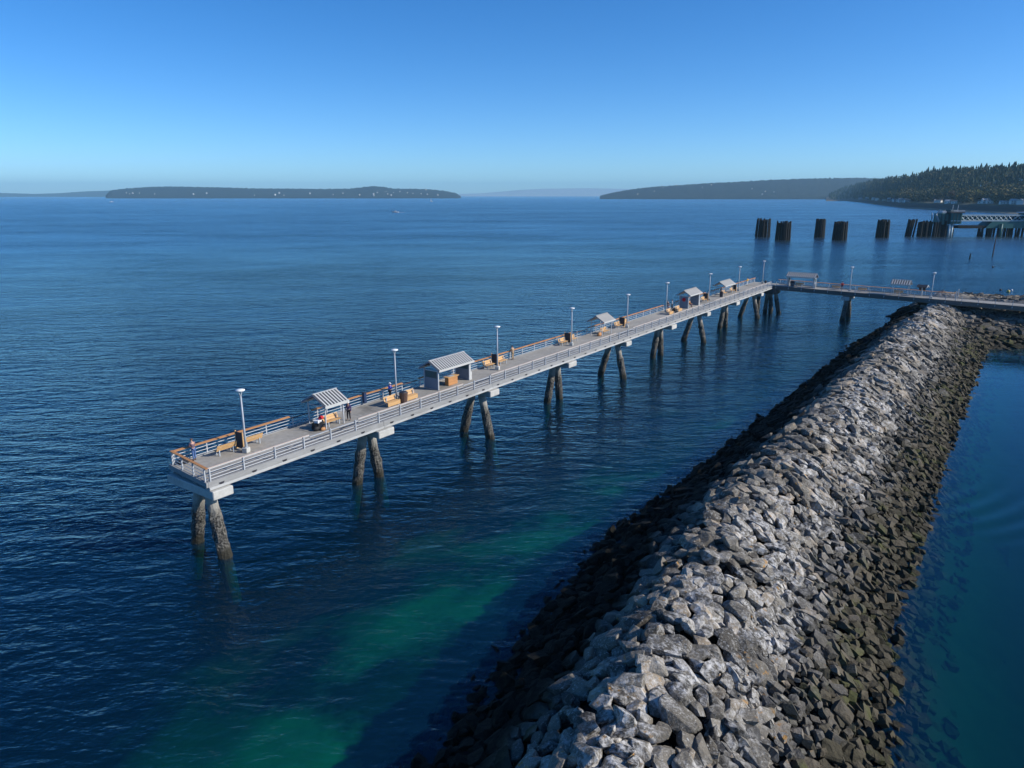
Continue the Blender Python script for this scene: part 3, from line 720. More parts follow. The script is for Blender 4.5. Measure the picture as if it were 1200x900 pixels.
def bin_(loc, label, mat, r=.36, h=1.0, group='litter bins'):
    root = empty('litter_bin', loc, PA, label, 'bin', group)
    MB().lathe([(r*.80, .04), (r*.86, .2), (r, h-.12), (r*1.03, h-.06), (r*1.03, h)], n=14).build('bin_body', mat, root)
    MB().lathe([(r*.95, h+.003), (r*.8, h+.09), (r*.25, h+.14)], n=14).build('bin_lid', M['bin_dark'], root)
    MB().lathe([(r*.7, 0), (r*.75, .036)], n=14).build('bin_foot', M['steel_grey'], root)
bin_(wp(22.35, 2.55), 'brown tapered litter bin between two pale wood benches', M['bin_brown'], .42, 1.05)
bin_(wp(112.8, 3.0), 'dark litter bin short of the farthest small shelter on the pier', M['bin_dark'])
bin_(WW_(3.6, 2.2, DK), 'black litter bin in the striped roof shelter on the walkway', M['bin_dark'], .5, 1.0)
def blue_box():
    root = empty('line_recycling_tube', wp(19.6, 5.0), PA, 'dark blue upright box hung on the far rail beyond the person in purple', 'box')
    MB().box(-.16, .16, -.14, .14, .25, 1.22).build('box_body', M['blue_bin'], root, .02)
    MB().box(-.19, .19, -.17, .17, 1.223, 1.30).build('box_lid', M['bin_dark'], root, .02)
blue_box()

# shelters
def shelter(loc, rz, L, D, H, label, stripes=0, closed=False, roof='roof_grey', group='roofed shelters', mural=False, thick=.09, rise=.8, posts=True):
    """frame: x along the pier, y from the open front (0) back to D"""
    root = empty('shelter', loc, rz, label, 'shelter', group)
    e = .38; y0, y1, x0, x1 = -e, D+e, -e*.7, L+e*.7; ym = D/2
    th = math.atan2(rise, ym+e)
    for (xa, ya) in ((.06, .06), (L-.06, .06), (.06, D-.06), (L-.06, D-.06)):
        hh = H-.02
        MB().box(xa-thick/2, xa+thick/2, ya-thick/2, ya+thick/2, 0, hh).build('post', M['steel'], root, .008)
    # two roof planes
    dk = M['roof_dark'] if stripes else M[roof]
    MB().prism([(x0, y0, H-.05), (x0, ym, H+rise-.05), (x0, ym, H+rise), (x0, y0, H)], (x1-x0, 0, 0)).build('roof_sheet', dk, root)
    MB().prism([(x0, y1, H-.05), (x0, ym+.003, H+rise-.05), (x0, ym+.003, H+rise), (x0, y1, H)], (x1-x0, 0, 0)).build('roof_sheet', dk, root)
    MB().box(x0-.02, x1+.02, ym-.1, ym+.1, H+rise+.004, H+rise+.05).build('ridge_cap', M['roof_white' if stripes else roof], root, .01)
    MB().box(x0-.02, x1+.02, y0-.05, y0-.005, H-.20, H+.03).build('eave_board', M['roof_white'], root, .006)
    MB().box(x0-.02, x1+.02, y1+.005, y1+.05, H-.20, H+.03).build('eave_board', M['roof_white'], root, .006)
    MB().prism([(x0-.03, y0, H-.16), (x0-.03, ym, H+rise-.16), (x0-.03, y1, H-.16), (x0-.03, y1, H-.02), (x0-.03, ym, H+rise-.02), (x0-.03, y0, H-.02)], (.028, 0, 0)).build('gable_board', M['panel_grey'], root)
    MB().prism([(x1+.002, y0, H-.16), (x1+.002, ym, H+rise-.16), (x1+.002, y1, H-.16), (x1+.002, y1, H-.02), (x1+.002, ym, H+rise-.02), (x1+.002, y0, H-.02)], (.028, 0, 0)).build('gable_board', M['panel_grey'], root)
    if stripes:
        sw = (x1-x0)/stripes; ln = math.hypot(ym+e, rise)
        me = MB().box(-sw*.24, sw*.24, 0, ln, 0, .05).mesh('roof_slat', M['roof_white'], .006)
        for i in range(stripes):
            x = x0+sw*(i+.5)
            link('roof_slat', me, root, (x, y0, H+.004), (th, 0, 0)); link('roof_slat', me, root, (x, y1, H+.004), (th, 0, math.pi))
    for x in (.06, L-.06):
        MB().box(x-.035, x+.035, .11, D-.11, H-.28, H-.20).build('tie_beam', M['steel'], root)
    if closed:
        for k, x in enumerate((.06, L-.06)):
            w = MB().box(x-.03, x+.03, .12, D-.12, .02, 1.12).build('wall_panel', M['panel_grey'], root, .006)
            fr = MB().box(x-.035, x+.035, .12, D-.12, 1.125, 1.20).box(x-.035, x+.035, .12, .2, 1.203, H-.29).box(x-.035, x+.035, D-.2, D-.12, 1.203, H-.29).build('window_frame', M['panel_grey'], root)
            MB().box(x-.012, x+.012, .203, D-.203, 1.203, H-.29).build('pane', M['panel_grey' if mural else 'glass'], fr)
            if k: MB().box(x-.036, x+.42, .02, .10, .01, .9).box(x-.05, x+.22, .015, .105, .902, H-.21).build('wing_wall', M['roof_white'], root, .006)
        if mural:
            MB().lathe([(.34, 0), (.34, .02)], n=16).build('round_sign', M['red'], root, loc=(.012, D*.5, 1.55), rot=(0, -math.pi/2, 0))
    return root
shelter(wp(12.6, 2.35), PA, 2.1, 2.3, 2.15, 'small open striped roof shelter with a cart under it near the pier tip', stripes=8)
shelter(wp(27.7, 2.75), PA, 5.2, 2.0, 2.2, 'long striped roof shelter with end walls and an orange table', stripes=16, closed=True, thick=.12)
shelter(wp(62.9, 2.7), PA, 2.9, 1.9, 2.15, 'small open shelter with a plain grey roof, midway along the pier')
shelter(wp(94.6, 2.6), PA, 5.2, 1.7, 2.4, 'grey roofed shelter with end walls and a red sign', closed=True, mural=True, thick=.14)
shelter(wp(113.6, 2.9), PA, 5.6, 1.7, 2.1, 'farthest small shelter on the pier with a plain grey roof')
shelter(WW_(2.6, 1.6, DK+WSL*5), WA, 5.6, 2.0, 2.25, 'long striped roof shelter with pale end walls on the walkway', stripes=16, closed=True, thick=.18)
shelter(WW_(23.4, 1.6, DK+WSL*24), WA, 3.0, 1.9, 2.25, 'small open striped roof shelter on the walkway', stripes=8)

def cleaning_table():
    root = empty('cleaning_table', wp(30.4, 3.3), PA, 'orange wood table with a dark tap inside the long striped roof shelter', 'table')
    MB().box(-.9, .9, -.36, .36, .86, .93).build('table_top', M['wood_pale'], root, .01)
    MB().box(-.75, .75, -.26, .26, .0, .857).build('cabinet', M['wood'], root, .015)
    MB().box(-.5, .35, -.2, .28, .933, .95).build('basin', M['steel_grey'], root)
    MB().tube([(-.1, .2, .95), (-.1, .2, 1.25), (-.1, .02, 1.28)], .025, 6).build('tap', M['bin_dark'], root)
cleaning_table()

def cart(loc, rz, label):
    root = empty('gear_cart', loc, rz, label, 'cart')
    MB().box(-.5, .5, -.3, .3, .32, .38).box(-.5, -.47, -.3, .3, .383, .62).box(.47, .5, -.3, .3, .383, .62).box(-.466, .466, -.3, -.27, .383, .6).box(-.466, .466, .27, .3, .383, .6).build('cart_bed', M['black'], root, .01)
    MB().tube([(-.5, 0, .4), (-.85, 0, .95), (-.85, .2, .97)], .025, 6).build('handle', M['black'], root)
    for x in (-.32, .32):
        for y in (-.33, .33):
            MB().tube([(x, y-.04, .17), (x, y+.04, .17)], .165, 12).build('wheel', M['black'], root)
    return root
cart(wp(12.35, 3.1), PA+R(25), 'black four wheeled cart loaded with fishing gear in the small striped roof shelter')
cart(wp(89.2, 2.9), PA+R(5), 'black four wheeled cart between two benches before the grey shelter with a red sign')
def cooler(loc, rz, label, group=None):
    root = empty('cooler', loc, rz, label, 'cooler', group)
    MB().box(-.36, .36, -.22, .22, 0, .34).build('cooler_body', M['plastic_white'], root, .03)
    MB().box(-.38, .38, -.24, .24, .343, .43).build('cooler_lid', M['plastic_white'], root, .025)
cooler(wp(12.35, 3.1, DK+.383), PA+R(25), 'white cooler riding in the cart under the small striped roof')
def bag(name, loc, rz, mat, label, s=1., cat='bag'):
    mb = MB(); prof = [(.05, 0), (.24, .02), (.28, .16), (.22, .32), (.08, .38)]
    mb.lathe([(r*s, z*s) for r, z in prof], n=10)
    root = empty(name, loc, rz, label, cat)
    o = mb.build('bag_body', mat, root, smooth=True); o.scale = (1.35, .8, 1)
    MB().tube([(-.18*s, 0, .33*s), (-.1*s, 0, .47*s), (.1*s, 0, .47*s), (.18*s, 0, .33*s)], .018, 6).build('strap', M['black'], root)
bag('red_bag', wp(12.6, 2.95, DK+.815), PA, M['red'], 'red bag lying on the white cooler', .75)
bag('black_bag', wp(11.95, 2.75), PA, M['black'], 'black bag on the deck beside the cart', 1.)
bag('dark_bag', wp(1.05, 4.75, DK+.0), PA, M['dark_cloth'], 'dark bag in the deck corner beside the person in blue jeans', 1.2)
bag('orange_bag', wp(12.3, 2.4), PA, M['wood'], 'small orange bag on the deck before the cart', .7)
bag('rust_bag', wp(63.4, 3.4), PA, M['wood'], 'rust coloured bag in the small open grey roofed shelter', 1.3)
bag('dark_gear_bag', wp(89.2, 2.9, DK+.383), PA, M['dark_cloth'], 'dark bag riding in the cart before the grey shelter', 1.1)

# people: one continuous body grown on a skeleton, clothes as fitted skins
def skin_mesh(name, verts, edges, radii, mat, sub=1, root=0):
    me = bpy.data.meshes.new('tmp'); me.from_pydata(verts, edges, [])
    o = bpy.data.objects.new('tmp', me); COL.objects.link(o)
    o.modifiers.new('skin', 'SKIN'); sd = o.modifiers.new('sub', 'SUBSURF'); sd.levels = sub; sd.render_levels = sub
    lay = me.skin_vertices[0].data
    for i, r in enumerate(radii): lay[i].radius = (r, r) if not hasattr(r, '__len__') else r; lay[i].use_root = (i == root)
    bpy.context.view_layer.update()
    ev = o.evaluated_get(bpy.context.evaluated_depsgraph_get())
    out = bpy.data.meshes.new_from_object(ev); out.name = name
    bpy.data.objects.remove(o); bpy.data.meshes.remove(me)
    out.materials.clear(); out.materials.append(mat)
    out.polygons.foreach_set('use_smooth', [True]*len(out.polygons))
    return out
class Sk:
    def __init__(s): s.v = []; s.e = []; s.r = []
    def p(s, co, r, frm=None):
        s.v.append(tuple(co)); s.r.append(r)
        if frm is not None: s.e.append((frm, len(s.v)-1))
        return len(s.v)-1
    def mesh(s, name, mat, sub=1): return skin_mesh(name, s.v, s.e, s.r, mat, sub)
def joints(pose):
    J = dict(pel=(0, 0, .95), wai=(0, .01, 1.12), che=(0, .0, 1.33), nb=(0, -.01, 1.47), hd=(0, .02, 1.60), ht=(0, .015, 1.68))
    for s, k in ((-1, 'l'), (1, 'r')):
        J['hip'+k] = (s*.095, 0, .90); J['kn'+k] = (s*.105, .02+.02*s, .50); J['an'+k] = (s*.11, -.02+.03*s, .09); J['toe'+k] = (s*.135, .15+.03*s, .035)
        J['sh'+k] = (s*.19, -.01, 1.40)
        if pose == 'rail': J['el'+k] = (s*.26, .14, 1.17); J['wr'+k] = (s*.14, .36, 1.10)
        elif pose == 'hold': J['el'+k] = (s*.25, .04, 1.14); J['wr'+k] = (s*.08, .27, 1.17)
        else: J['el'+k] = (s*.245, -.02, 1.13); J['wr'+k] = (s*.25, .06, .89)
    if pose == 'rail':
        for k in ('che', 'nb', 'hd', 'ht', 'shl', 'shr', 'wai'):
            x, y, z = J[k]; q = (z-.95); J[k] = (x, y+q*.16, z-.01*q)
    if pose == 'sit':
        for k in list(J):
            x, y, z = J[k]
            if not k.startswith(('kn', 'an', 'toe')): J[k] = (x, y, z-.44)
        for s, k in ((-1, 'l'), (1, 'r')):
            J['kn'+k] = (s*.13, .42, .50); J['an'+k] = (s*.13, .40, .09); J['toe'+k] = (s*.15, .57, .035)
            J['hip'+k] = (s*.10, .02, .50); J['wr'+k] = (s*.14, .30, .60); J['el'+k] = (s*.25, .06, .72)
    return {k: Vector(v) for k, v in J.items()}
BODY = {}
def body_meshes(pose):
    if pose in BODY: return BODY[pose]
    J = joints(pose); out = {}
    b = Sk(); pe = b.p(J['pel'], (.13, .095)); wa = b.p(J['wai'], (.125, .09), pe); ch = b.p(J['che'], (.155, .10), wa); nb = b.p(J['nb'], .058, ch)
    chin = b.p(J['hd']-Vector((0, -.015, .075)), .06, nb); hd = b.p(J['hd'], (.078, .095), chin); ht = b.p(J['ht'], (.07, .085), hd)
    b.p(J['hd']+Vector((0, .108, -.02)), .014, hd)                                   # nose
    for s in (-1, 1): b.p(J['hd']+Vector((s*.085, 0, -.01)), .016, hd)               # ears
    for k, s in (('l', -1), ('r', 1)):
        h = b.p(J['hip'+k], .088, pe); kn = b.p(J['kn'+k], .056, h); an = b.p(J['an'+k], .04, kn); b.p(J['toe'+k], .032, an)
        sh = b.p(J['sh'+k], .058, ch); el = b.p(J['el'+k], .042, sh); wr = b.p(J['wr'+k], .028, el)
        d = (J['wr'+k]-J['el'+k]).normalized(); side = d.cross(Vector((0, 0, 1)));
        side = side.normalized() if side.length > .2 else Vector((0, 1, 0)); bend = d.cross(side)
        palm = b.p(J['wr'+k]+d*.065, (.036, .018), wr)
        for i, (o_, ln) in enumerate(((-.03, .062), (-.01, .075), (.01, .07), (.03, .055))):
            q = J['wr'+k]+d*.095+side*o_; f1 = b.p(q, .010, palm); f2 = b.p(q+d*ln*.55-bend*.012, .009, f1); b.p(q+d*ln*.9-bend*.035, .008, f2)
        q = J['wr'+k]+d*.05-side*.04*s; t1 = b.p(q, .012, palm); b.p(q+d*.045-side*.012*s-bend*.012, .010, t1)
    out['body'] = b.mesh('body', M['skin'])
    j = Sk(); pe = j.p(J['pel']+Vector((0, 0, -.02)), (.155, .12)); wa = j.p(J['wai'], (.15, .115), pe); ch = j.p(J['che'], (.18, .125), wa); j.p(J['nb']-Vector((0, 0, .03)), .075, ch)
    for k in 'lr':
        sh = j.p(J['sh'+k], .078, ch); el = j.p(J['el'+k], .062, sh); j.p(J['wr'+k], .044, el)
    out['jacket'] = j.mesh('jacket', M['skin'])
    t = Sk(); pe = t.p(J['pel'], (.145, .11))
    for k in 'lr':
        h = t.p(J['hip'+k], .103, pe); kn = t.p(J['kn'+k], .074, h); t.p(J['an'+k]+Vector((0, 0, .02)), .06, kn)
    out['trousers'] = t.mesh('trousers', M['skin'])
    for k in 'lr':
        f = Sk(); a = f.p(J['an'+k]+Vector((0, -.04, -.03)), .05); f.p(J['toe'+k]+Vector((0, .02, .012)), .042, a); out['shoe'+k] = f.mesh('shoe', M['black'])
    hd = J['ht']+Vector((0, -.012, -.035))
    hat = MB().lathe([(.105, -.035), (.108, .0), (.098, .045), (.065, .08), (.02, .092)], tuple(hd), 12)
    brim = MB().prism([(hd.x-.07, hd.y+.08, hd.z-.012), (hd.x+.07, hd.y+.08, hd.z-.012), (hd.x+.05, hd.y+.18, hd.z-.025), (hd.x-.05, hd.y+.18, hd.z-.025)], (0, 0, .012))
    out['hat'] = hat.mesh('hat', M['skin'], smooth=True); out['brim'] = brim.mesh('brim', M['skin'])
    ey = MB()
    for s in (-1, 1): ey.lathe([(.004, -.008), (.012, 0), (.004, .008)], (J['hd'].x+s*.033, J['hd'].y+.098, J['hd'].z+.012), 6)
    out['eyes'] = ey.mesh('eyes', M['black'])
    BODY[pose] = out; return out
def person(loc, face, pose, jacket, trousers, head, label, cap=True, shoe='black', h=1.):
    """face: world direction (radians, 0 = +x) the person looks"""
    B = body_meshes(pose)
    root = empty('person', loc, face-math.pi/2, label, 'person'); root.scale = (h, h, h)
    def part(nm, key, mat):
        o = link(nm, B[key], root); o.material_slots[0].link = 'OBJECT'; o.material_slots[0].material = M[mat]; return o
    part('body', 'body', 'skin'); part('jacket', 'jacket', jacket); part('trousers', 'trousers', trousers)
    part('shoe', 'shoel', shoe); part('shoe', 'shoer', shoe); part('eyes', 'eyes', 'black')
    part('cap' if cap else 'hair', 'hat', head)
    if cap: part('cap_peak', 'brim', head)
    return root
SEA = PA+math.pi/2; LANDW = PA-math.pi/2
person(wp(1.9, 4.72), SEA+R(10), 'rail', 'mauve', 'denim', 'bin_brown', 'person in a mauve top and blue jeans leaning on the rail at the tip', cap=False)
person(wp(15.5, 2.7), PA+R(200), 'stand', 'purple', 'dark_cloth', 'white_cloth', 'person in a purple jacket and white cap beside the small striped roof shelter')
person(wp(22.45, 4.45), LANDW+R(15), 'hold', 'blue', 'dark_cloth', 'white_cloth', 'person in a royal blue jacket and white cap holding a white sheet')
o = MB().box(-.17, .17, -.11, .11, -.004, .004).build('white_sheet', M['white_cloth'], None, loc=(0, 0, 0))
PS = wp(22.45, 4.45); fdir = LANDW+R(15)
o.location = (PS.x+math.cos(fdir)*.36, PS.y+math.sin(fdir)*.36, DK+1.2); o.rotation_euler = (R(25), 0, fdir-math.pi/2)
tag(o, 'white sheet of paper in the hands of the person in royal blue', 'paper')
person(wp(43.8, 4.75), SEA+R(-15), 'rail', 'tan', 'tan', 'hair', 'person in pale tan clothes at the rail past the bench', cap=False)
person(wp(90.9, 4.8), SEA, 'rail', 'dark_cloth', 'mauve', 'hair', 'person in a dark top at the rail near the black cart', cap=False)
person(wp(92.4, 4.7), SEA+R(30), 'stand', 'plastic_white', 'dark_cloth', 'hair', 'person in a white top standing next to the one in a dark top', cap=False)
person(wp(97.0, 3.35), LANDW, 'sit', 'wood', 'mauve', 'hair', 'person in orange sitting on the bench inside the shelter with a red sign', cap=False)
person(wp(113.9, 3.5), LANDW, 'stand', 'dark_cloth', 'dark_cloth', 'hair', 'person in black standing by the farthest small shelter on the pier', cap=False)
person(wp(134.5, 4.75), SEA+R(-20), 'stand', 'yellow_cloth', 'white_cloth', 'hair', 'person in a yellow top and white trousers near the far corner of the pier', cap=False)
person(WW_(13.6, 3.4, DK+WSL*13.6), WA+math.pi/2, 'stand', 'red', 'dark_cloth', 'hair', 'person in a dark red top standing on the walkway by a lamp post', cap=False)
bin_(wp(139.6, 2.2), 'small dark bollard like bin beside the corner lamp post', M['bin_dark'], .25, .7)

def notice_board():
    root = empty('notice_board', WW_(28.6, 3.7, DK+WSL*28.6), WA+R(-8), 'small roofed notice board on a white post beside the walkway rail', 'notice board')
    MB().box(-.12, .12, -.1, .1, 0, 1.75).build('post', M['steel'], root, .01)
    MB().box(-.6, .6, -.06, .06, 1.15, 1.75).build('board', M['bin_dark'], root, .01)
    MB().prism([(-.95, -.75, 1.76), (-.95, 0, 2.2), (-.95, 0, 2.28), (-.95, -.75, 1.84)], (1.9, 0, 0)).build('roof_sheet', M['roof_dark'], root)
    MB().prism([(-.95, .75, 1.76), (-.95, .003, 2.2), (-.95, .003, 2.28), (-.95, .75, 1.84)], (1.9, 0, 0)).build('roof_sheet', M['roof_dark'], root)
    MB().prism([(.955, -.78, 1.7), (.955, 0, 2.16), (.955, .78, 1.7), (.955, .78, 1.86), (.955, 0, 2.32), (.955, -.78, 1.86)], (.06, 0, 0)).build('gable_board', M['roof_white'], root)
notice_board()

# ------------------------------------------------------------------ out on the water
def dolphin(px, wpy, wpx_w, top_py, label, split=False, seed=0):
    g = at(px, wpy); r = random.Random(seed)
    rad = wpx_w/2/FPX*math.hypot(g.y, CAM_Z)*.86; H = CAM_Z-(-(ray(px, top_py).z)/ray(px, top_py).y)*g.y
    root = empty('pile_dolphin', (g.x, g.y, 0), 0, label, 'mooring dolphin', 'timber pile clusters out in the water')
    k = 0
    for ring, n in ((.95, 17), (.5, 9)):
        for i in range(n):
            a = 2*math.pi*i/n+r.uniform(-.1, .1)
            if split and abs(math.cos(a)*ring) < .16: continue
            x, y = rad*ring*math.cos(a), rad*ring*math.sin(a); h = H*r.uniform(.84, 1.0); w = r.uniform(.42, .58)
            MB().tube([(x*1.12, y*1.12, -3), (x*1.05, y*1.05, H*.4), (x, y, h)], [w*1.1, w, w*.9], 7).build('pile', M['timber_black'], root)
    for z in (H*.62, H*.84):
        MB().lathe([(rad*1.02, z-.12), (rad*1.06, z), (rad*1.02, z+.12)], n=16).build('cable_band', M['timber_black'], root)
DL = [(893.5, 277, 17, 255.5, 'leftmost of the five free standing dark timber pile clusters', True), (917, 281, 17.5, 258.5, 'thick dark pile cluster, second from the left, standing nearer than its neighbours', False),
      (960, 278, 11, 256, 'narrowest dark pile cluster, in the middle of the five', False), (983.5, 281, 16, 259, 'pale topped dark pile cluster, fourth from the left', False),
      (1033.5, 278, 14, 256.5, 'split dark pile cluster nearest to the green ferry dock', True)]
for i, (px, py, w, ty, lb, sp_) in enumerate(DL): dolphin(px, py, w, ty, lb, sp_, i)

def ferry_dock():
    Y = 468.; r = random.Random(4)
    def X(px): return (px-600)/FPX*(Y*cp+CAM_Z*sp)
    def Zp(py): return CAM_Z+ray(600, py).z/ray(600, py).y*Y
    root = empty('ferry_dock', (X(1130), Y, 0), 0, 'green steel ferry dock with a white truss gangway on dark timber piles', 'ferry dock')
    def lx(px): return X(px)-X(1130)
    piles = [(lx(1067.5)+r.uniform(-2.2, 2.6), r.uniform(-3, 3)) for _ in range(12)]
    def pile(x, y, top, lean=0., w=.5):
        MB().tube([(x+lean, y, -3), (x, y, top)], [w*1.1, w*.9], 7).build('pile', M['timber_black'], root)
    for x, y in piles: pile(x, y, Zp(257.5)+r.uniform(-.5, .6), r.uniform(-2.6, -1.2))
    k = 1075.
    while k < 1107: pile(lx(k), r.uniform(-4, 2), Zp(259.5)+r.uniform(-.7, .7), r.uniform(-.4, .4), .6); k += .95
    for k in (1104, 1112, 1116, 1119): pile(lx(k), r.uniform(1, 4), Zp(264), r.uniform(-.3, .3))
    k = 1149.
    while k < 1204: pile(lx(k), r.uniform(-3, 4), Zp(267), r.uniform(-.6, .6), .55); k += 1.15
    # lifting tower and its rooms
    MB().box(lx(1096), lx(1106), -3, 5, Zp(263), Zp(250)).build('tower_wall', M['green_steel'], root, .1)
    MB().box(lx(1106), lx(1118.5), -5, 5.2, Zp(262), Zp(249.5)).build('tower_wall', M['green_steel'], root, .1)
    MB().box(lx(1104), lx(1120.5), -5.6, 5.8, Zp(249.4), Zp(248)).build('tower_roof', M['roof_dark'], root, .1)
    MB().box(lx(1106), lx(1118.5), -5.06, -5.003, Zp(259), Zp(258)).build('ledge', M['truss_white'], root)
    for k in (1111.5, 1117.5): MB().tube([(lx(k), 0, Zp(248)), (lx(k), 0, Zp(240))], .16, 6).build('mast', M['steel_grey'], root)
    MB().tube([(lx(1097), -2, Zp(262)), (lx(1091), -2, Zp(251)), (lx(1095), -2, Zp(246))], .5, 6).tube([(lx(1091), 2, Zp(258)), (lx(1090.5), 2, Zp(250))], .4, 6).build('fender_arm', M['steel_grey'], root)
    for k in (1107, 1110): MB().tube([(lx(k), -3.5, -2), (lx(k), -3.5, Zp(262))], .8, 10).build('column', M['truss_white'], root, smooth=True)
    for k in (1166, 1197): MB().tube([(lx(k), -4.5, -2), (lx(k), -4.5, Zp(262))], .75, 10).build('column', M['green_steel' if k < 1180 else 'truss_white'], root, smooth=True)
    for k in (1097, 1101, 1105, 1108.5, 1112.5, 1116.5):
        MB().box(lx(k), lx(k)+.35, -5.35 if k > 1106 else -3.35, -5.07 if k > 1106 else -3.005, Zp(262), Zp(250)).build('stiffener', M['green_dark'], root)
    for z in (Zp(247.2), Zp(246.4)): MB().tube([(lx(1104), -5.5, z), (lx(1120), -5.5, z)], .1, 5).build('guard_rail', M['steel_grey'], root)
    MB().box(lx(1107), lx(1112), -2, 3, Zp(247.9), Zp(245.6)).build('machine_house', M['green_dark'], root, .1)
    MB().box(lx(1098), lx(1103), -2, 3, Zp(249.95), Zp(247.6)).build('machine_house', M['steel_grey'], root, .1)
    # gangway
    za, zb = Zp(258.6), Zp(252.2)
    mb = MB()
    xa, xb = lx(1118.6), lx(1196)
    for y in (-3, 1.5):
        for z in (za, zb): mb.box(xa, xb, y-.25, y+.25, z-.28, z+.28)
    mb.build('chord', M['truss_white'], root)
    n = 14
    for y in (-3, 1.5):
        for i in range(n):
            p, q = xa+(xb-xa)*i/n, xa+(xb-xa)*(i+1)/n
            a, b = ((p, y, za+.2), (q, y, zb-.2)) if i % 2 else ((p, y, zb-.2), (q, y, za+.2))
            MB().tube([a, b], .24, 5).build('brace', M['truss_white'], root)
    MB().box(xa, xb, 1.8, 1.9, za, zb-.37).build('gangway_dark_sheet', M['green_dark'], root)  # dark sheet added behind the braces to darken the truss interior
    MB().box(xa, xb, -2.75, 1.25, za-.2, za-.1).build('gangway_floor', M['green_steel'], root)
    # roadway deck and the span beneath
    MB().box(lx(1118), lx(1154), -3, 6, Zp(267.5), Zp(264.2)).build('road_deck', M['timber_black'], root)
    MB().prism([(lx(1153), -3.6, Zp(262)), (lx(1156), -3.6, Zp(259.6)), (lx(1205), -3.6, Zp(259.6)), (lx(1205), -3.6, Zp(267.2)), (lx(1149), -3.6, Zp(267.2))], (0, 10, 0)).build('road_deck', M['green_steel'], root)
    MB().box(lx(1195), lx(1212), -5, 5, Zp(261), Zp(250)).build('tower_wall', M['green_steel'], root, .1)
    MB().box(lx(1193), lx(1214), -5.6, 5.6, Zp(249.9), Zp(248.6)).build('tower_roof', M['steel_grey'], root, .1)
ferry_dock()

def leaning_pole():
    g = at(1163.2, 300); tp = atY(1168, 275, g.y)
    root = empty('leaning_pole', g, 0, 'thin dark pole leaning out of the water before the ferry dock', 'pole')
    MB().tube([(-.4, 0, -3), (0, 0, 0), tuple((tp-g)*.55), tuple(tp-g)], [.27, .25, .2, .12], 8).build('pole_shaft', M['wood_dark'], root)
leaning_pole()
def stub():
    g = at(1136.4, 303)
    root = empty('pile_stub', g, 0, 'short dark timber stub poking out of the open water', 'pile')
    MB().tube([(0, 0, -2), (0, 0, 1.2), (.1, 0, 2.1)], [.3, .28, .22], 8).build('stub_shaft', M['timber_black'], root)
stub()
for px, py, mt, s, lb in ((1181.5, 342, 'buoy_yellow', 1., 'yellow buoy floating beyond the rocks'), (1185.5, 340.5, 'plastic_white', .7, 'small white buoy floating next to the yellow one'), (1172.5, 340, 'bin_dark', .7, 'small dark buoy floating left of the yellow one'), (1163.5, 313.2, 'bin_dark', .8, 'dark float at the foot of the leaning pole')):
    g = at(px, py)
    root = empty('buoy', g, 0, lb, 'buoy', 'buoys')
    MB().lathe([(.1*s, -.3*s), (.38*s, -.1*s), (.45*s, .15*s), (.34*s, .4*s), (.1*s, .52*s)], n=12).build('float', M[mt], root, smooth=True)
    MB().tube([(0, 0, .45*s), (0, 0, .75*s)], .05*s, 6).build('mast', M['steel'], root)

def boat(px, py, L, label, wake=0., sail=False, rz=0.):
    L *= 1.45; wake *= 1.2
    g = at(px, py)
    root = empty('boat', (g.x, g.y, 0), rz, label, 'boat', 'small boats far out')
    B = L*.16
    hull = MB().add([(-L/2, -B, 0), (L*.2, -B, 0), (L/2, 0, .2), (L*.2, B, 0), (-L/2, B, 0), (-L/2, -B*1.1, L*.13), (L*.22, -B*1.15, L*.15), (L*.56, 0, L*.19), (L*.22, B*1.15, L*.15), (-L/2, B*1.1, L*.13)],
                    [(0, 1, 6, 5), (1, 2, 7, 6), (2, 3, 8, 7), (3, 4, 9, 8), (4, 0, 5, 9), (5, 6, 7, 8, 9), (0, 4, 3, 2, 1)])
    hull.build('hull', M['plastic_white'], root)
    MB().prism([(-L*.12, -B*.75, L*.15), (L*.18, -B*.75, L*.15), (L*.10, -B*.75, L*.27), (-L*.12, -B*.75, L*.27)], (0, B*1.5, 0)).build('cabin', M['plastic_white'], root)
    MB().box(-L*.10, L*.10, -B*.76, B*.76, L*.19, L*.235).build('window', M['window_dark'], root)
    if sail:
        MB().tube([(0, 0, L*.1), (0, 0, L*1.25)], L*.012, 5).build('mast', M['steel'], root)
        MB().prism([(-.1, -.02, L*.3), (-L*.4, -.02, L*.3), (-.1, -.02, L*1.2)], (0, .04, 0)).build('sail', M['white_cloth'], root)
    if wake:
        a = MB()
        a.add([(-L*.5, -B, .02), (-L*.5, B, .02), (-L*.5-wake*.4, B*1.6, .02), (-L*.5-wake, B*.5, .02), (-L*.5-wake, -B*.5, .02), (-L*.5-wake*.4, -B*1.6, .02)], [(0, 1, 2, 3, 4, 5)])
        o = a.build('wake_foam', M['foam'], None, loc=(g.x, g.y, .02), rot=(0, 0, rz)); tag(o, kind='stuff')
boat(130.5, 236.8, 9, 'small motor boat with a white wake far out on the left', 26, rz=math.pi)
boat(281, 231.9, 11, 'small white boat below the long wooded island', 0)
boat(463.5, 249, 6.5, 'white motor boat with a short wake, nearest of the far boats', 9, rz=math.pi)
boat(505.5, 236.2, 8, 'small sailing boat below the right end of the wooded island', 0, sail=True)
boat(696, 232.3, 12, 'tiny white boat near the horizon between the wooded shores', 0)

